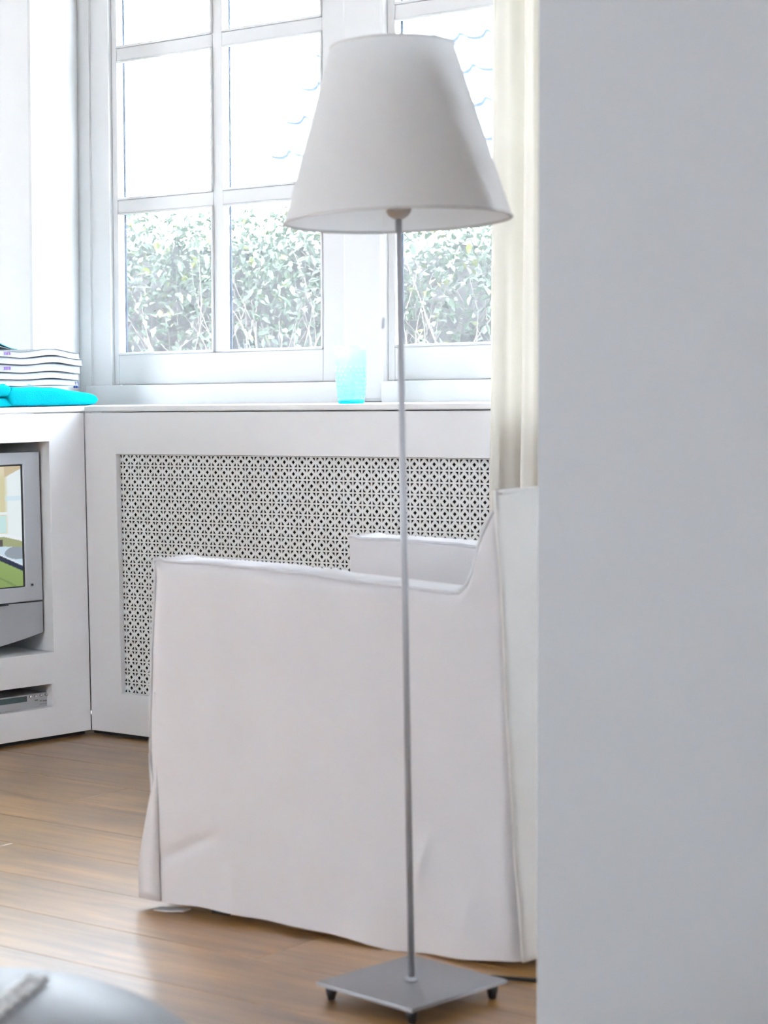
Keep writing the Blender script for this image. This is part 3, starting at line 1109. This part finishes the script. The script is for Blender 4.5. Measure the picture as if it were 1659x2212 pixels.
MB().lathe([(0.0001, 0.0004), (r0 - 0.004, 0.0004), (r0 - 0.0005, 0.003), (r0 - 0.0003, 0.009), (r0 - 0.004, 0.011), (0.0001, 0.011)], 36, cap=False).build('base', M['tumblerbase'], tmb, smooth=True)
dots = MB()
for row in range(8):
    zz = 0.018 + row * 0.0112
    for k in range(18):
        a = 2 * PI * (k + 0.5 * (row % 2)) / 18
        R_ = rt(zz)
        c = Vector((R_ * math.cos(a), R_ * math.sin(a), zz))
        nrm = Vector((math.cos(a), math.sin(a), 0))
        tg = Vector((-math.sin(a), math.cos(a), 0))
        vv = [c + (tg * math.cos(q * PI / 3) + Vector((0, 0, 1)) * math.sin(q * PI / 3)) * 0.0038 for q in range(6)]
        vv.append(c + nrm * 0.0022)
        dots.add(vv, [(q, (q + 1) % 6, 6) for q in range(6)])
dd = dots.build('raised_dots', M['dots'], tmb, smooth=True)
dd['kind'] = 'stuff'

# ------------------------------------------------------------------ curtain
cu0 = F1.at(1066, 500, -0.05)[0]
cu1 = cu0 + 0.62
cur = empty('curtain', F1.w(cu0 + 0.3, -0.06, 0), F1.ang)
tag(cur, 'cream floor-length curtain hanging in folds at the right end of the window', 'curtain')
NX, NZ = 150, 44
v, f = [], []
for j in range(NZ + 1):
    zz = 0.015 + (2.55 - 0.015) * j / NZ
    for i in range(NX + 1):
        s = i / NX
        x = cu0 + (cu1 - cu0) * s + LEAN * 0.9 * (zz - 1.2) - 0.012 * max(0, 1.0 - zz) * math.sin(3 * zz) * (1 - s)  # drape sheared like the window to match the image
        ph = 2 * PI * (s * 0.62 / 0.088) + 0.35 * math.sin(zz * 2.1 + s * 5) + 2.4
        y = -0.065 + 0.026 * math.sin(ph) + 0.008 * math.sin(ph * 2.3 + zz)
        v.append((x - cu0 - 0.3, y + 0.06, zz))
for j in range(NZ):
    for i in range(NX):
        a = j * (NX + 1) + i
        f.append((a, a + 1, a + NX + 2, a + NX + 1))
co = mesh_obj('drape', v, f, M['curtain'], cur, smooth=True)
for k in range(8):
    hm = MB().lathe([(0.010, -0.002), (0.013, -0.002), (0.013, 0.002), (0.010, 0.002), (0.010, -0.002)], 14, cap=False)
    hm.map(lambda p: Vector((p[2] - 0.28 + 0.08 * k, p[0] - 0.005, p[1] + 2.56)))
    hm.build('curtain_ring', M['steel'], cur)
rod = empty('curtain_rod', F1.w(cu0 + 0.3, -0.06, 2.572), F1.ang)
tag(rod, 'plain steel curtain rod above the window', 'curtain rod')
MB().tube([(-2.3, -0.005, 0), (0.5, -0.005, 0)], 0.009, 12).build('rod', M['steel'], rod, smooth=True)
for x in (-2.1, -0.9, 0.42):
    MB().box(x - 0.008, x + 0.008, -0.005, 0.215, -0.006, 0.006).build('bracket', M['steel'], rod)

# ------------------------------------------------------------------ armchair
A = on_floor(334, 1966)
B = on_floor(1131, 2101)
CA = Frame(A, math.atan2(B.y - A.y, B.x - A.x))
ch = empty('armchair', A, CA.ang)
tag(ch, 'low boxy armchair in a loose white linen slipcover, turned towards the television', 'armchair')
L_ = (B - A).length
# chair width from where the far arm shows
fx = None
best = 9
for k in range(60, 100):
    w_ = k / 100
    q = CA.w(0.02, w_, 0.67)
    loc = CAMROT.transposed() @ (q - Vector((0, 0, CAMZ)))
    px = W / 2 + FPX * loc.x / -loc.z
    if abs(px - 826) < best: best, fx = abs(px - 826), w_
CW = fx
print('chair length', L_, 'width', CW, 'angle', math.degrees(CA.ang))
topP = [(325, 1210), (336, 1206), (352, 1213), (440, 1219), (560, 1229), (610, 1237), (650, 1239), (690, 1248), (760, 1256), (850, 1267), (930, 1277), (985, 1282), (1004, 1262), (1018, 1228), (1027, 1185), (1037, 1150), (1052, 1118), (1070, 1090)]
hemP = [(336, 1946), (425, 1957), (520, 1978), (600, 1995), (700, 2015), (780, 2033), (860, 2057), (940, 2064), (1000, 2072), (1060, 2075), (1130, 2078)]
lefP = [(336, 1946), (331, 1850), (323, 1700), (319, 1640), (318, 1560), (322, 1400), (329, 1250), (325, 1210)]
rigP = [(1130, 2078), (1126, 2000), (1115, 1880), (1108, 1750), (1100, 1620), (1092, 1500), (1090, 1400), (1083, 1250), (1074, 1150), (1070, 1090)]
rng2 = random.Random(11)
def wr(a, z):
    """wrinkle relief of the side panel, metres"""
    d = 0.007 * noise.noise(Vector((a * 4.5, z * 1.6, 3.1))) + 0.0045 * noise.noise(Vector((a * 11 + z * 2, z * 2.5, 8.2)))
    d += 0.012 * max(0, 0.22 - z) / 0.22 * noise.noise(Vector((a * 9, z * 3, 5)))
    # crease rising from the front corner and one at the rear hem
    for (a0, z0, a1, z1, wd, am) in ((0.02, 0.10, 0.17, 0.17, 0.012, -0.010), (0.60, 0.12, 0.645, 0.24, 0.009, 0.007), (0.20, 0.03, 0.19, 0.16, 0.010, 0.004), (0.70, 0.05, 0.73, 0.15, 0.01, 0.005)):
        ux, uz = a1 - a0, z1 - z0
        l2 = ux * ux + uz * uz
        t = max(0, min(1, ((a - a0) * ux + (z - z0) * uz) / l2))
        dd_ = math.hypot(a - a0 - ux * t, z - z0 - uz * t)
        d += am * math.exp(-(dd_ / wd) ** 2) * math.sin(PI * min(1, 0.15 + t * 0.85)) 
    return d
NS, NT = 110, 90
ARMT = 0.11
ft, bk = [], []
P00, P10, P01, P11 = hemP[0], hemP[-1], topP[0], topP[-1]
for j in range(NT + 1):
    t = j / NT
    le, ri = interp(lefP, t), interp(rigP, t)
    for i in range(NS + 1):
        s = i / NS
        hp, tp = interp(hemP, s), interp(topP, s)
        q = [0, 0]
        for c in (0, 1):
            q[c] = (1 - t) * hp[c] + t * tp[c] + (1 - s) * le[c] + s * ri[c] - ((1 - s) * (1 - t) * P00[c] + s * (1 - t) * P10[c] + (1 - s) * t * P01[c] + s * t * P11[c])
        a, z = CA.at(q[0], q[1])
        edge = min(1, min(s, 1 - s) / 0.03, (1 - t) / 0.04)
        y = -wr(a, z) * (0.3 + 0.7 * edge) + 0.012 * (1 - edge) ** 2
        ft.append((a, y, z))
        bk.append((a, ARMT, max(z, 0.06) if j > 0 else z))
n = len(ft)
fc = []
W1_ = NS + 1
for j in range(NT):
    for i in range(NS):
        a = j * W1_ + i
        fc.append((a, a + 1, a + W1_ + 1, a + W1_))
        fc.append((n + a, n + a + W1_, n + a + W1_ + 1, n + a + 1))
per = [i for i in range(NS)] + [j * W1_ + NS for j in range(NT)] + [NT * W1_ + i for i in range(NS, 0, -1)] + [j * W1_ for j in range(NT, 0, -1)]
for k in range(len(per)):
    a, b_ = per[k], per[(k + 1) % len(per)]
    fc.append((b_, a, n + a, n + b_))
near = mesh_obj('arm', ft + bk, fc, M['linen'], ch, smooth=True)
smooth_by_angle(near, 50)
# far arm: same outline, plain
prof_az = [CA.at(*p) for p in topP]
outl = [(0.012, 0.05)] + [(L_ - 0.03, 0.05)] + [(p[0], p[1]) for p in prof_az[::-1]]
fa = MB().extr_y(outl, CW - ARMT, CW).build('arm', M['linen'], ch, bevel=0.01, seg=3)
recalc(fa)
smooth_by_angle(fa, 40)
# backrest between the arms
seam_az = [CA.at(*p) for p in rigP]
zt_back = CA.at(1068, 1059)[1]
rise = prof_az[11:]
bo = [(p[0] + 0.004, p[1]) for p in rise] + [(seam_az[-1][0] + 0.002, zt_back - 0.004), (seam_az[-1][0] + 0.016, zt_back - 0.004), (L_ - 0.03, 0.3), (L_ - 0.14, 0.3)]
bb = MB().extr_y(bo[::-1], ARMT + 0.001, CW - ARMT - 0.001).build('backrest', M['linen'], ch, bevel=0.006, seg=2)
recalc(bb)
smooth_by_angle(bb, 40)
# rear panel of the cover
NB, NK = 60, 70
v, f = [], []
for k in range(NK + 1):
    t = k / NK
    zz = seam_az[0][1] + (zt_back - seam_az[0][1]) * t
    # seam position at that height
    for (p, q) in zip(seam_az, seam_az[1:]):
        if p[1] <= zz <= q[1] or q is seam_az[-1]:
            u_ = max(0, min(1.0, (zz - p[1]) / (q[1] - p[1])))
            sa = p[0] + (q[0] - p[0]) * u_
            break
    for i in range(NB + 1):
        b2 = -0.004 + (CW + 0.008) * i / NB
        edge = min(1, min(i, NB - i) / 4)
        d = 0.007 * noise.noise(Vector((b2 * 7, zz * 5, 1.7))) + 0.005 * noise.noise(Vector((b2 * 5 + zz * 6, zz * 14, 4.4)))
        d += 0.006 * math.sin(PI * b2 / CW)
        v.append((sa + 0.004 + 0.010 * edge + d * edge, b2, zz))
for k in range(NK):
    for i in range(NB):
        a = k * (NB + 1) + i
        f.append((a, a + 1, a + NB + 2, a + NB + 1))
rp = mesh_obj('rear_panel', v, f, M['linenrear'], ch, smooth=True)
sd = rp.modifiers.new('solid', 'SOLIDIFY')
sd.thickness, sd.offset = 0.006, -1
# top band of the back
tbm = MB().box(seam_az[-1][0] - 0.004, seam_az[-1][0] + 0.016, 0.0, CW, zt_back - 0.008, zt_back).build('back_top', M['linenrear'], ch, bevel=0.006)
# front panel with a flaring pleat at the near corner
v, f = [], []
for k in range(41):
    t = k / 40
    zz = 0.020 + 0.62 * t
    v.append((0.016, 0.002, zz))                # side gusset of the pleat
    for i in range(31):
        b2 = 0.006 + (CW - 0.018) * (i / 30) ** 1.5
        fl = 0.050 * math.exp(-((b2 - 0.006) / 0.06) ** 2) * min(1, max(0, 1 - zz / 0.27) * 1.5) ** 0.8
        v.append((0.012 - fl - 0.004 * noise.noise(Vector((b2 * 8, zz * 3, 2))) * (1 - t), b2, zz))
for k in range(40):
    for i in range(31):
        a = k * 32 + i
        f.append((a, a + 32, a + 33, a + 1))
# only the skirt below the seat and the arm fronts
fpn = mesh_obj('front_skirt', v[:32 * 27], [q for q in f if max(q) < 32 * 27], M['linen'], ch, smooth=True)
sd = fpn.modifiers.new('solid', 'SOLIDIFY')
sd.thickness, sd.offset = 0.005, 1
st = soft_slab(0.02, L_ - 0.12, ARMT + 0.004, CW - ARMT - 0.004, 0.30, lambda s: 0.13, 4, amp=0.004, rnd=0.04).build('seat', M['linen'], ch, smooth=True)
# standing seam lips
def lip(name, pts, r, y=0.0):
    pp = []
    for k in range(len(pts) * 6):
        p = interp(pts, k / (len(pts) * 6 - 1))
        w_ = 0.0015 * noise.noise(Vector((p[0] * 25, p[1] * 25, 9)))
        pp.append((p[0], y + w_ * 2, p[1] + w_))
    mb = MB().tube(pp, r, 6)
    return mb.build(name, M['flange'], ch, smooth=True)
lip('seam_lip', prof_az, 0.0034, 0.008)
lip('seam_lip', [CA.at(*p) for p in lefP[1:]], 0.0034, 0.008)
lip('seam_lip', seam_az, 0.0034, 0.004)
lip('seam_lip', prof_az[:14], 0.0036, CW - ARMT)
# turned-up corner of the hem lying on the floor
hb = MB().extr_y([(0.0, 0.0005), (0.03, 0.001), (0.075, 0.007), (0.075, 0.009), (0.03, 0.004), (0.0, 0.003)], -0.004, 0.02).build('hem_corner', M['flange'], ch)  # whiter cloth paints its highlight from light behind
for (a, b2) in ((0.13, 0.06), (L_ - 0.1, 0.06), (0.13, CW - 0.06), (L_ - 0.1, CW - 0.06)):
    MB().prism([(a - 0.022, b2 - 0.022), (a + 0.022, b2 - 0.022), (a + 0.022, b2 + 0.022), (a - 0.022, b2 + 0.022)], 0.0, 0.08).build('leg', M['black'], ch, bevel=0.003)
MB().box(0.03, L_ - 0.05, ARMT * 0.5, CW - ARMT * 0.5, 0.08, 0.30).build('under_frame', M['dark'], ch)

# ------------------------------------------------------------------ floor lamp
PT = 0.030                                   # top of the base plate
fc_ = on_floor(889, 2118, PT)
LY = fc_.y
lamp = empty('floor_lamp', (fc_.x, fc_.y, 0), 0)
tag(lamp, 'floor lamp with a white cone shade on a thin steel pole and square plate', 'floor lamp')
LO = Vector((fc_.x, fc_.y, 0))
corn = [on_floor(*p, PT) - LO for p in ((672, 2121), (907, 2181), (1106, 2116), (871, 2068))]
side = (sum(((corn[i] - corn[(i + 2) % 4]).length for i in (0, 1))) / 2) / math.sqrt(2)
dv = corn[2] - corn[0]
an = math.atan2(dv.y, dv.x) + PI / 4
hs_ = side / 2
bpm = MB().box(-hs_, hs_, -hs_, hs_, PT - 0.007, PT).build('base_plate', M['plate'], lamp, bevel=0.0015)
bpm.rotation_euler = (0, 0, an)
cc = sum(corn, Vector()) / 4
print('lamp base side', side, 'centre offset', cc, 'lamp y', LY)
for sx in (-1, 1):
    for sy in (-1, 1):
        ft_ = MB().lathe([(0.0001, 0.0), (0.006, 0.0), (0.009, 0.012), (0.0105, PT - 0.007)], 20).build('foot', M['black'], lamp, smooth=True)
        ft_.location = Matrix.Rotation(an, 3, 'Z') @ Vector((sx * (hs_ - 0.018), sy * (hs_ - 0.018), 0))
topp = on_depth(861, 470, LY) - LO
base_p = Vector((0, 0, PT))
MB().tube([base_p, topp + (topp - base_p).normalized() * 0.10], 0.0053, 16).build('pole', M['steel'], lamp, smooth=True)
MB().lathe([(0.0001, PT), (0.011, PT), (0.011, PT + 0.004), (0.006, PT + 0.007)], 20).build('collar', M['steel'], lamp, smooth=True)
axis = (topp - base_p).normalized()
def along(mb, org):
    R_ = Vector((0, 0, 1)).rotation_difference(axis).to_matrix()
    return mb.map(lambda p: R_ @ p + org)
sk = along(MB().lathe([(0.0001, -0.002), (0.008, -0.002), (0.015, 0.002), (0.0195, 0.009), (0.0215, 0.018), (0.0215, 0.075), (0.015, 0.082)], 28), topp).build('socket', M['porcelain'], lamp, smooth=True)
smooth_by_angle(sk, 50)
along(MB().lathe([(0.0001, 0.08), (0.012, 0.08), (0.014, 0.10), (0.030, 0.135), (0.030, 0.15), (0.018, 0.172), (0.0001, 0.178)], 24), topp).build('bulb', M['porcelain'], lamp, smooth=True)
cb_ = on_depth(860, 476, LY) - LO
ct_ = on_depth(854.5, 99, LY) - LO
SHH = (ct_ - cb_).length
rb = 244.5 * LY / FPX
rtp = 132 * LY / FPX
sh_m = MB().lathe([(rb, 0), (rtp, SHH)], 96, cap=False)
sh = sh_m.build('shade', M['shade'], lamp, smooth=True)
sh.location = cb_
SHROT = (math.radians(-1.7), math.radians(-1.1), 0)
sh.rotation_euler = SHROT
for (r, zz) in ((rb, 0.0), (rtp, SHH)):
    rg = MB()
    pts_ = [(r * math.cos(2 * PI * k / 72), r * math.sin(2 * PI * k / 72), zz) for k in range(73)]
    rm = rg.tube(pts_, 0.0022, 6).build('rim', M['shaderim'], sh, smooth=True)
sp = MB()
for k in range(3):
    a = 2 * PI * k / 3 - 0.5
    sp.tube([(0.014 * math.cos(a), 0.014 * math.sin(a), 0.09), (0.45 * rb * math.cos(a), 0.45 * rb * math.sin(a), 0.09), ((rb - 0.024) * math.cos(a), (rb - 0.024) * math.sin(a), 0.075)], 0.0016, 6)
sp.build('shade_carrier', M['steel'], sh)
# pull cord
pc = [on_depth(x, y, LY - 0.02) - LO for (x, y) in ((838, 440), (831, 462), (828.5, 490), (829, 540), (830, 620), (829, 686))]
MB().tube(pc, 0.0010, 6).build('pull_cord', M['yarn'], lamp)
te, tf = on_depth(829, 685, LY - 0.02) - LO, on_depth(827.5, 711, LY - 0.02) - LO
MB().tube([te, te.lerp(tf, 0.15), te.lerp(tf, 0.85), tf], [0.0012, 0.0026, 0.0026, 0.0015], 10).build('cord_pull', M['steel'], lamp, smooth=True)
# mains lead along the floor
p0 = on_floor(1060, 2110, 0.012) - LO
p1 = on_floor(1110, 2113.5, 0.004) - LO
p2 = on_floor(1160, 2117, 0.004) - LO
p3 = p2 + Vector((0.12, 0.10, 0))
p4 = p3 + Vector((0.5, 0.45, 0))
MB().tube([p0, p1, p1.lerp(p2, .5), p2, p3, p4], 0.0035, 8).build('mains_lead', M['black'], lamp, smooth=True)

# ------------------------------------------------------------------ leather pouf in the near corner
PY = 2.0
ptop = on_depth(-40, 2122, PY)
pr, ph_ = 0.255, 0.165
pc_ = Vector((ptop.x, PY, ptop.z - ph_))
pouf = empty('pouf', (pc_.x, pc_.y, 0), 0)
tag(pouf, 'pale grey leather pouf with chunky white stitching in the bottom left corner', 'pouf')
prof = [(0.0001, 0.0), (pr * 0.86, 0.0), (pr * 0.97, 0.02), (pr, 0.07)]
prof += [(pr * math.cos(a), pc_.z + ph_ * math.sin(a)) for a in [k * PI / 2 / 24 for k in range(24)]] + [(0.0001, pc_.z + ph_)]
MB().lathe(prof, 72, cap=False).build('body', M['leather'], pouf, smooth=True)
# stitched seam over the dome
def dome(az, el): return Vector((pr * math.cos(el) * math.cos(az), pr * math.cos(el) * math.sin(az), pc_.z + ph_ * math.sin(el)))
best = []
tgt = [interp([(86, 2116), (58, 2138), (0, 2180), (-60, 2235)], k / 8) for k in range(9)]
for (tx, ty) in tgt:
    d = ray(tx, ty).normalized()
    o = Vector((0, 0, CAMZ)) - pc_
    S = Vector((1 / pr, 1 / pr, 1 / ph_))
    oo = Vector([o[i] * S[i] for i in range(3)])
    dd_ = Vector([d[i] * S[i] for i in range(3)])
    qa, qb, qc = dd_.dot(dd_), 2 * oo.dot(dd_), oo.dot(oo) - 1
    disc = qb * qb - 4 * qa * qc
    t = (-qb - math.sqrt(disc)) / (2 * qa) if disc > 0 else -qb / (2 * qa)
    p = o + d * t
    best.append(p + Vector((0, 0, pc_.z)))
for k in range(len(best) - 1):
    p, q = best[k], best[k + 1]
    m_ = (p + q) / 2
    nrm = Vector((m_.x / pr ** 2, m_.y / pr ** 2, (m_.z - pc_.z) / ph_ ** 2)).normalized()
    tg = (q - p).normalized()
    sdv = tg.cross(nrm)
    for sgn in (-1, 1):
        a = m_ + sdv * sgn * 0.001 + nrm * 0.001
        e = m_ + sdv * sgn * 0.011 + tg * 0.005 * sgn + nrm * 0.001
        mb = MB().tube([a, a.lerp(e, .3) + nrm * 0.003, a.lerp(e, .7) + nrm * 0.003, e], [0.003, 0.0046, 0.0046, 0.003], 8)
        mb.build('stitch', M['yarn'], pouf, smooth=True)

# ------------------------------------------------------------------ garden: hedge, ground, neighbouring roof
gd = MB().box(-14, 22, WINV + WT, 40, -0.6, -0.25).build('garden_ground', M['grass'], None)
gd.location, gd.rotation_euler = F1.o, (0, 0, F1.ang)
gd['kind'] = 'structure'

HV0, HV1 = 2.3, 3.1
hedge = empty('hedge', F1.w(1.2, 2.7, -0.25), F1.ang)
tag(hedge, 'tangled green hedge of leaves and bare twigs outside the window', 'hedge')
HO = (1.2, 2.7, -0.25)
HX0, HX1 = -3.0, 4.6
rh = random.Random(21)
def hedge_top(x): return 1.66 + 0.08 * noise.noise(Vector((x * 1.7, 0, 3))) + 0.07 * noise.noise(Vector((x * 5, 1, 3))) - 0.055 * x
# inner thicket
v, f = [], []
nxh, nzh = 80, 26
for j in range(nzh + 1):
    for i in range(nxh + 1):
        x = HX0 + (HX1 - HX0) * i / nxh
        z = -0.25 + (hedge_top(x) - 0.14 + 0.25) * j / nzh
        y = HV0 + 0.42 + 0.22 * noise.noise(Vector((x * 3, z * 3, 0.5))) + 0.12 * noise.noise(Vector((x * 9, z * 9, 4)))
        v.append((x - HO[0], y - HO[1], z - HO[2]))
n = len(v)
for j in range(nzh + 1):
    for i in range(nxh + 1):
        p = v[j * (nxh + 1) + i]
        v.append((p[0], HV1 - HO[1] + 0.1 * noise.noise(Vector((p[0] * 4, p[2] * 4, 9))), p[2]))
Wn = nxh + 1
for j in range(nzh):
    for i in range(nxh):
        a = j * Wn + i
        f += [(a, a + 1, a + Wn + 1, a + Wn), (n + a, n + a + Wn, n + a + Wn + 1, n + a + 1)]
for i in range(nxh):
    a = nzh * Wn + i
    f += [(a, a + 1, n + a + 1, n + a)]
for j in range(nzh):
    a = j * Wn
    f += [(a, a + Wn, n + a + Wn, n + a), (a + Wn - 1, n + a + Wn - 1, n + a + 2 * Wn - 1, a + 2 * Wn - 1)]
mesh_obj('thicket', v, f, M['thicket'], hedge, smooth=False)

def leaf_geo(c, l, w_, yaw, pit, rol):
    R_ = Matrix.Rotation(yaw, 3, 'Z') @ Matrix.Rotation(pit, 3, 'X') @ Matrix.Rotation(rol, 3, 'Y')
    pts_ = [(0, 0, 0), (w_ * 0.5, l * 0.38, 0.12 * w_), (0, l * 0.45, -0.05 * w_), (-w_ * 0.5, l * 0.38, 0.12 * w_), (0.3 * w_, l * 0.75, 0.04 * l), (-0.3 * w_, l * 0.75, 0.04 * l), (0, l, -0.06 * l)]
    return [c + R_ @ Vector(p) for p in pts_], [(0, 1, 2), (0, 2, 3), (1, 4, 2), (2, 5, 3), (4, 6, 2), (2, 6, 5)]
fol = {'leaf': MB(), 'leafy': MB()}
for k in range(30000):
    x = rh.uniform(HX0, HX1)
    tz = hedge_top(x)
    z = rh.uniform(0.35, tz + 0.04) if rh.random() < 0.6 else tz - abs(rh.gauss(0, 0.2))
    # sparser and twiggier low on the left
    bare = max(0, min(1, (1.35 - z) / 0.5)) * max(0, min(1, (2.0 - x) / 0.6))
    if rh.random() < bare * 0.72: continue
    y = HV0 + abs(rh.gauss(0, 0.22))
    l = rh.uniform(0.022, 0.052)
    c = Vector((x - HO[0], y - HO[1], z - HO[2]))
    key = 'leafy' if (rh.random() < (0.16 if x > 1.6 else 0.06)) else 'leaf'
    fol[key].add(*leaf_geo(c, l, l * rh.uniform(0.45, 0.7), rh.uniform(0, 2 * PI), rh.gauss(-0.3, 0.6), rh.gauss(0, 0.5)))
for key, mb in fol.items():
    o = mb.build('foliage', M[key], hedge)
    o['kind'] = 'stuff'
    if key == 'leafy': o['label'] = 'yellow-green young leaves'
tw_ = MB()
for k in range(1500):
    x = rh.uniform(HX0, HX1)
    z = rh.uniform(-0.1, 1.2)
    y = HV0 + abs(rh.gauss(0.12, 0.16))
    p = Vector((x - HO[0], y - HO[1], z - HO[2]))
    d = Vector((rh.gauss(0, 0.45), rh.gauss(-0.05, 0.2), 1)).normalized()
    pts_ = [p]
    for q in range(5):
        d = (d + Vector((rh.gauss(0, 0.16), rh.gauss(0, 0.1), rh.gauss(0.02, 0.1)))).normalized()
        pts_.append(pts_[-1] + d * rh.uniform(0.07, 0.14))
    if pts_[-1].z + HO[2] > hedge_top(x): pts_ = pts_[:4]
    r = rh.uniform(0.0008, 0.0028)
    tw_.tube(pts_, [r * (1 - 0.12 * q) for q in range(len(pts_))], 4)
o = tw_.build('twigs', M['twig'], hedge)
o['kind'] = 'stuff'
# arching branches with single larger leaves in front
for k in range(16):
    x = rh.uniform(1.35, 2.9) if k < 11 else rh.uniform(0.2, 1.3)
    z = rh.uniform(0.95, 1.5)
    y = HV0 - rh.uniform(0.0, 0.10)
    p = Vector((x - HO[0], y - HO[1], z - HO[2]))
    sg = rh.choice((-1, 1))
    pts_ = [p + Vector((sg * q * 0.075, -0.02 * q, 0.055 * q - 0.012 * q * q)) for q in range(7)]
    br = MB().tube(pts_, [0.003 - 0.0003 * q for q in range(7)], 5).build('branch', M['twig'], hedge)
    for q in range(1, 7):
        for s2 in (-1, 1):
            l = rh.uniform(0.035, 0.055)
            lv, lf = leaf_geo(pts_[q], l, l * 0.5, (-PI / 2 if sg > 0 else PI / 2) + s2 * rh.uniform(0.4, 1.0), rh.gauss(-0.35, 0.25), rh.gauss(0, .3))
            mesh_obj('leaf', lv, lf, M['leafy' if rh.random() < 0.6 else 'leaf'], hedge)

# neighbouring house, tiled roof high behind the hedge
RY = 17.0
r0_ = on_depth(588, 342, RY)
FR = Frame(r0_, math.radians(-34))
house = empty('neighbouring_house', (r0_.x, r0_.y, -0.25), FR.ang)
tag(house, 'neighbouring house with a pale pantiled roof seen through the upper panes', 'house')
RP = math.radians(54)
CRS, TWD = 0.365, 0.245
uz, uy = math.sin(RP), math.cos(RP)
zo = r0_.z + 0.25                             # local height of the reference course
n_dn, n_up, n_rt = 1, 12, 26
def RPT(x, s, h):                             # along eaves, up the slope, off the surface
    return Vector((x, s * uy - h * uz, zo + s * uz + h * uy))
s0, s1 = -n_dn * CRS, n_up * CRS
dk = MB().add([RPT(-0.05, s0, -0.03), RPT(n_rt * TWD, s0, -0.03), RPT(n_rt * TWD, s1, -0.03), RPT(-0.05, s1, -0.03),
               RPT(-0.05, s0, -0.12), RPT(n_rt * TWD, s0, -0.12), RPT(n_rt * TWD, s1, -0.12), RPT(-0.05, s1, -0.12)],
              [(0, 1, 2, 3), (7, 6, 5, 4), (0, 4, 5, 1), (1, 5, 6, 2), (2, 6, 7, 3), (3, 7, 4, 0)])
deck = dk.build('roof', M['roofdeck'], house)
# one pantile
tv_, tf_ = [], []
NQ = 14
for s in (0.0, CRS * 1.08):
    for q in range(NQ + 1):
        a = q / NQ
        h = 0.034 * math.sin(PI * (a - 0.70) / 0.30) ** 1 if a > 0.70 else -0.034 * math.sin(PI * a / 0.70) ** 0.8
        tv_.append(Vector((a * TWD * 1.02, s, h + (0.050 if s == 0 else 0.004))))
for q in range(NQ):
    tf_.append((q, q + 1, NQ + 2 + q, NQ + 1 + q))
n = len(tv_)
tv2 = tv_ + [p - Vector((0, 0, 0.036)) for p in tv_]
tf2 = tf_ + [tuple(i + n for i in q[::-1]) for q in tf_]
tf2 += [(q + 1, q, n + q, n + q + 1) for q in range(NQ)]
tf2 += [(0, NQ + 1, n + NQ + 1, n), (NQ, n + NQ, n + 2 * NQ + 1, 2 * NQ + 1)]
def on_roof(p): return Vector((p.x, p.y * uy - p.z * uz, p.y * uz + p.z * uy))
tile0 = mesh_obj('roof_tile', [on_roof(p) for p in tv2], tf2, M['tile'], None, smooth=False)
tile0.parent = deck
tile0.data.materials.append(M['tileshade'])
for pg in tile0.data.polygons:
    if pg.index >= 2 * NQ: pg.material_index = 1  # nose and side faces take the painted shadow colour
first = True
for r in range(-n_dn, 8):
    for c in range(0, 16):
        o = tile0
        if not first:
            o = tile0.copy()
            C.objects.link(o)
            o.parent = deck
        first = False
        o.location = RPT(c * TWD, r * CRS, 0.0)
rest = MB()
for r in range(-n_dn, n_up):
    for c in range(0, n_rt):
        if r < 8 and c < 16: continue
        rest.add([on_roof(p) + RPT(c * TWD, r * CRS, 0.0) for p in tv2], tf2)
o = rest.build('roof_tiles_upper', M['tile'], deck)
o['kind'] = 'stuff'
ez = (RPT(0, s0, 0)).z
MB().box(0.1, n_rt * TWD, s0 * uy + 0.25, s0 * uy + 4.5, 0, ez - 0.02).build('wall', M['housewall'], house)
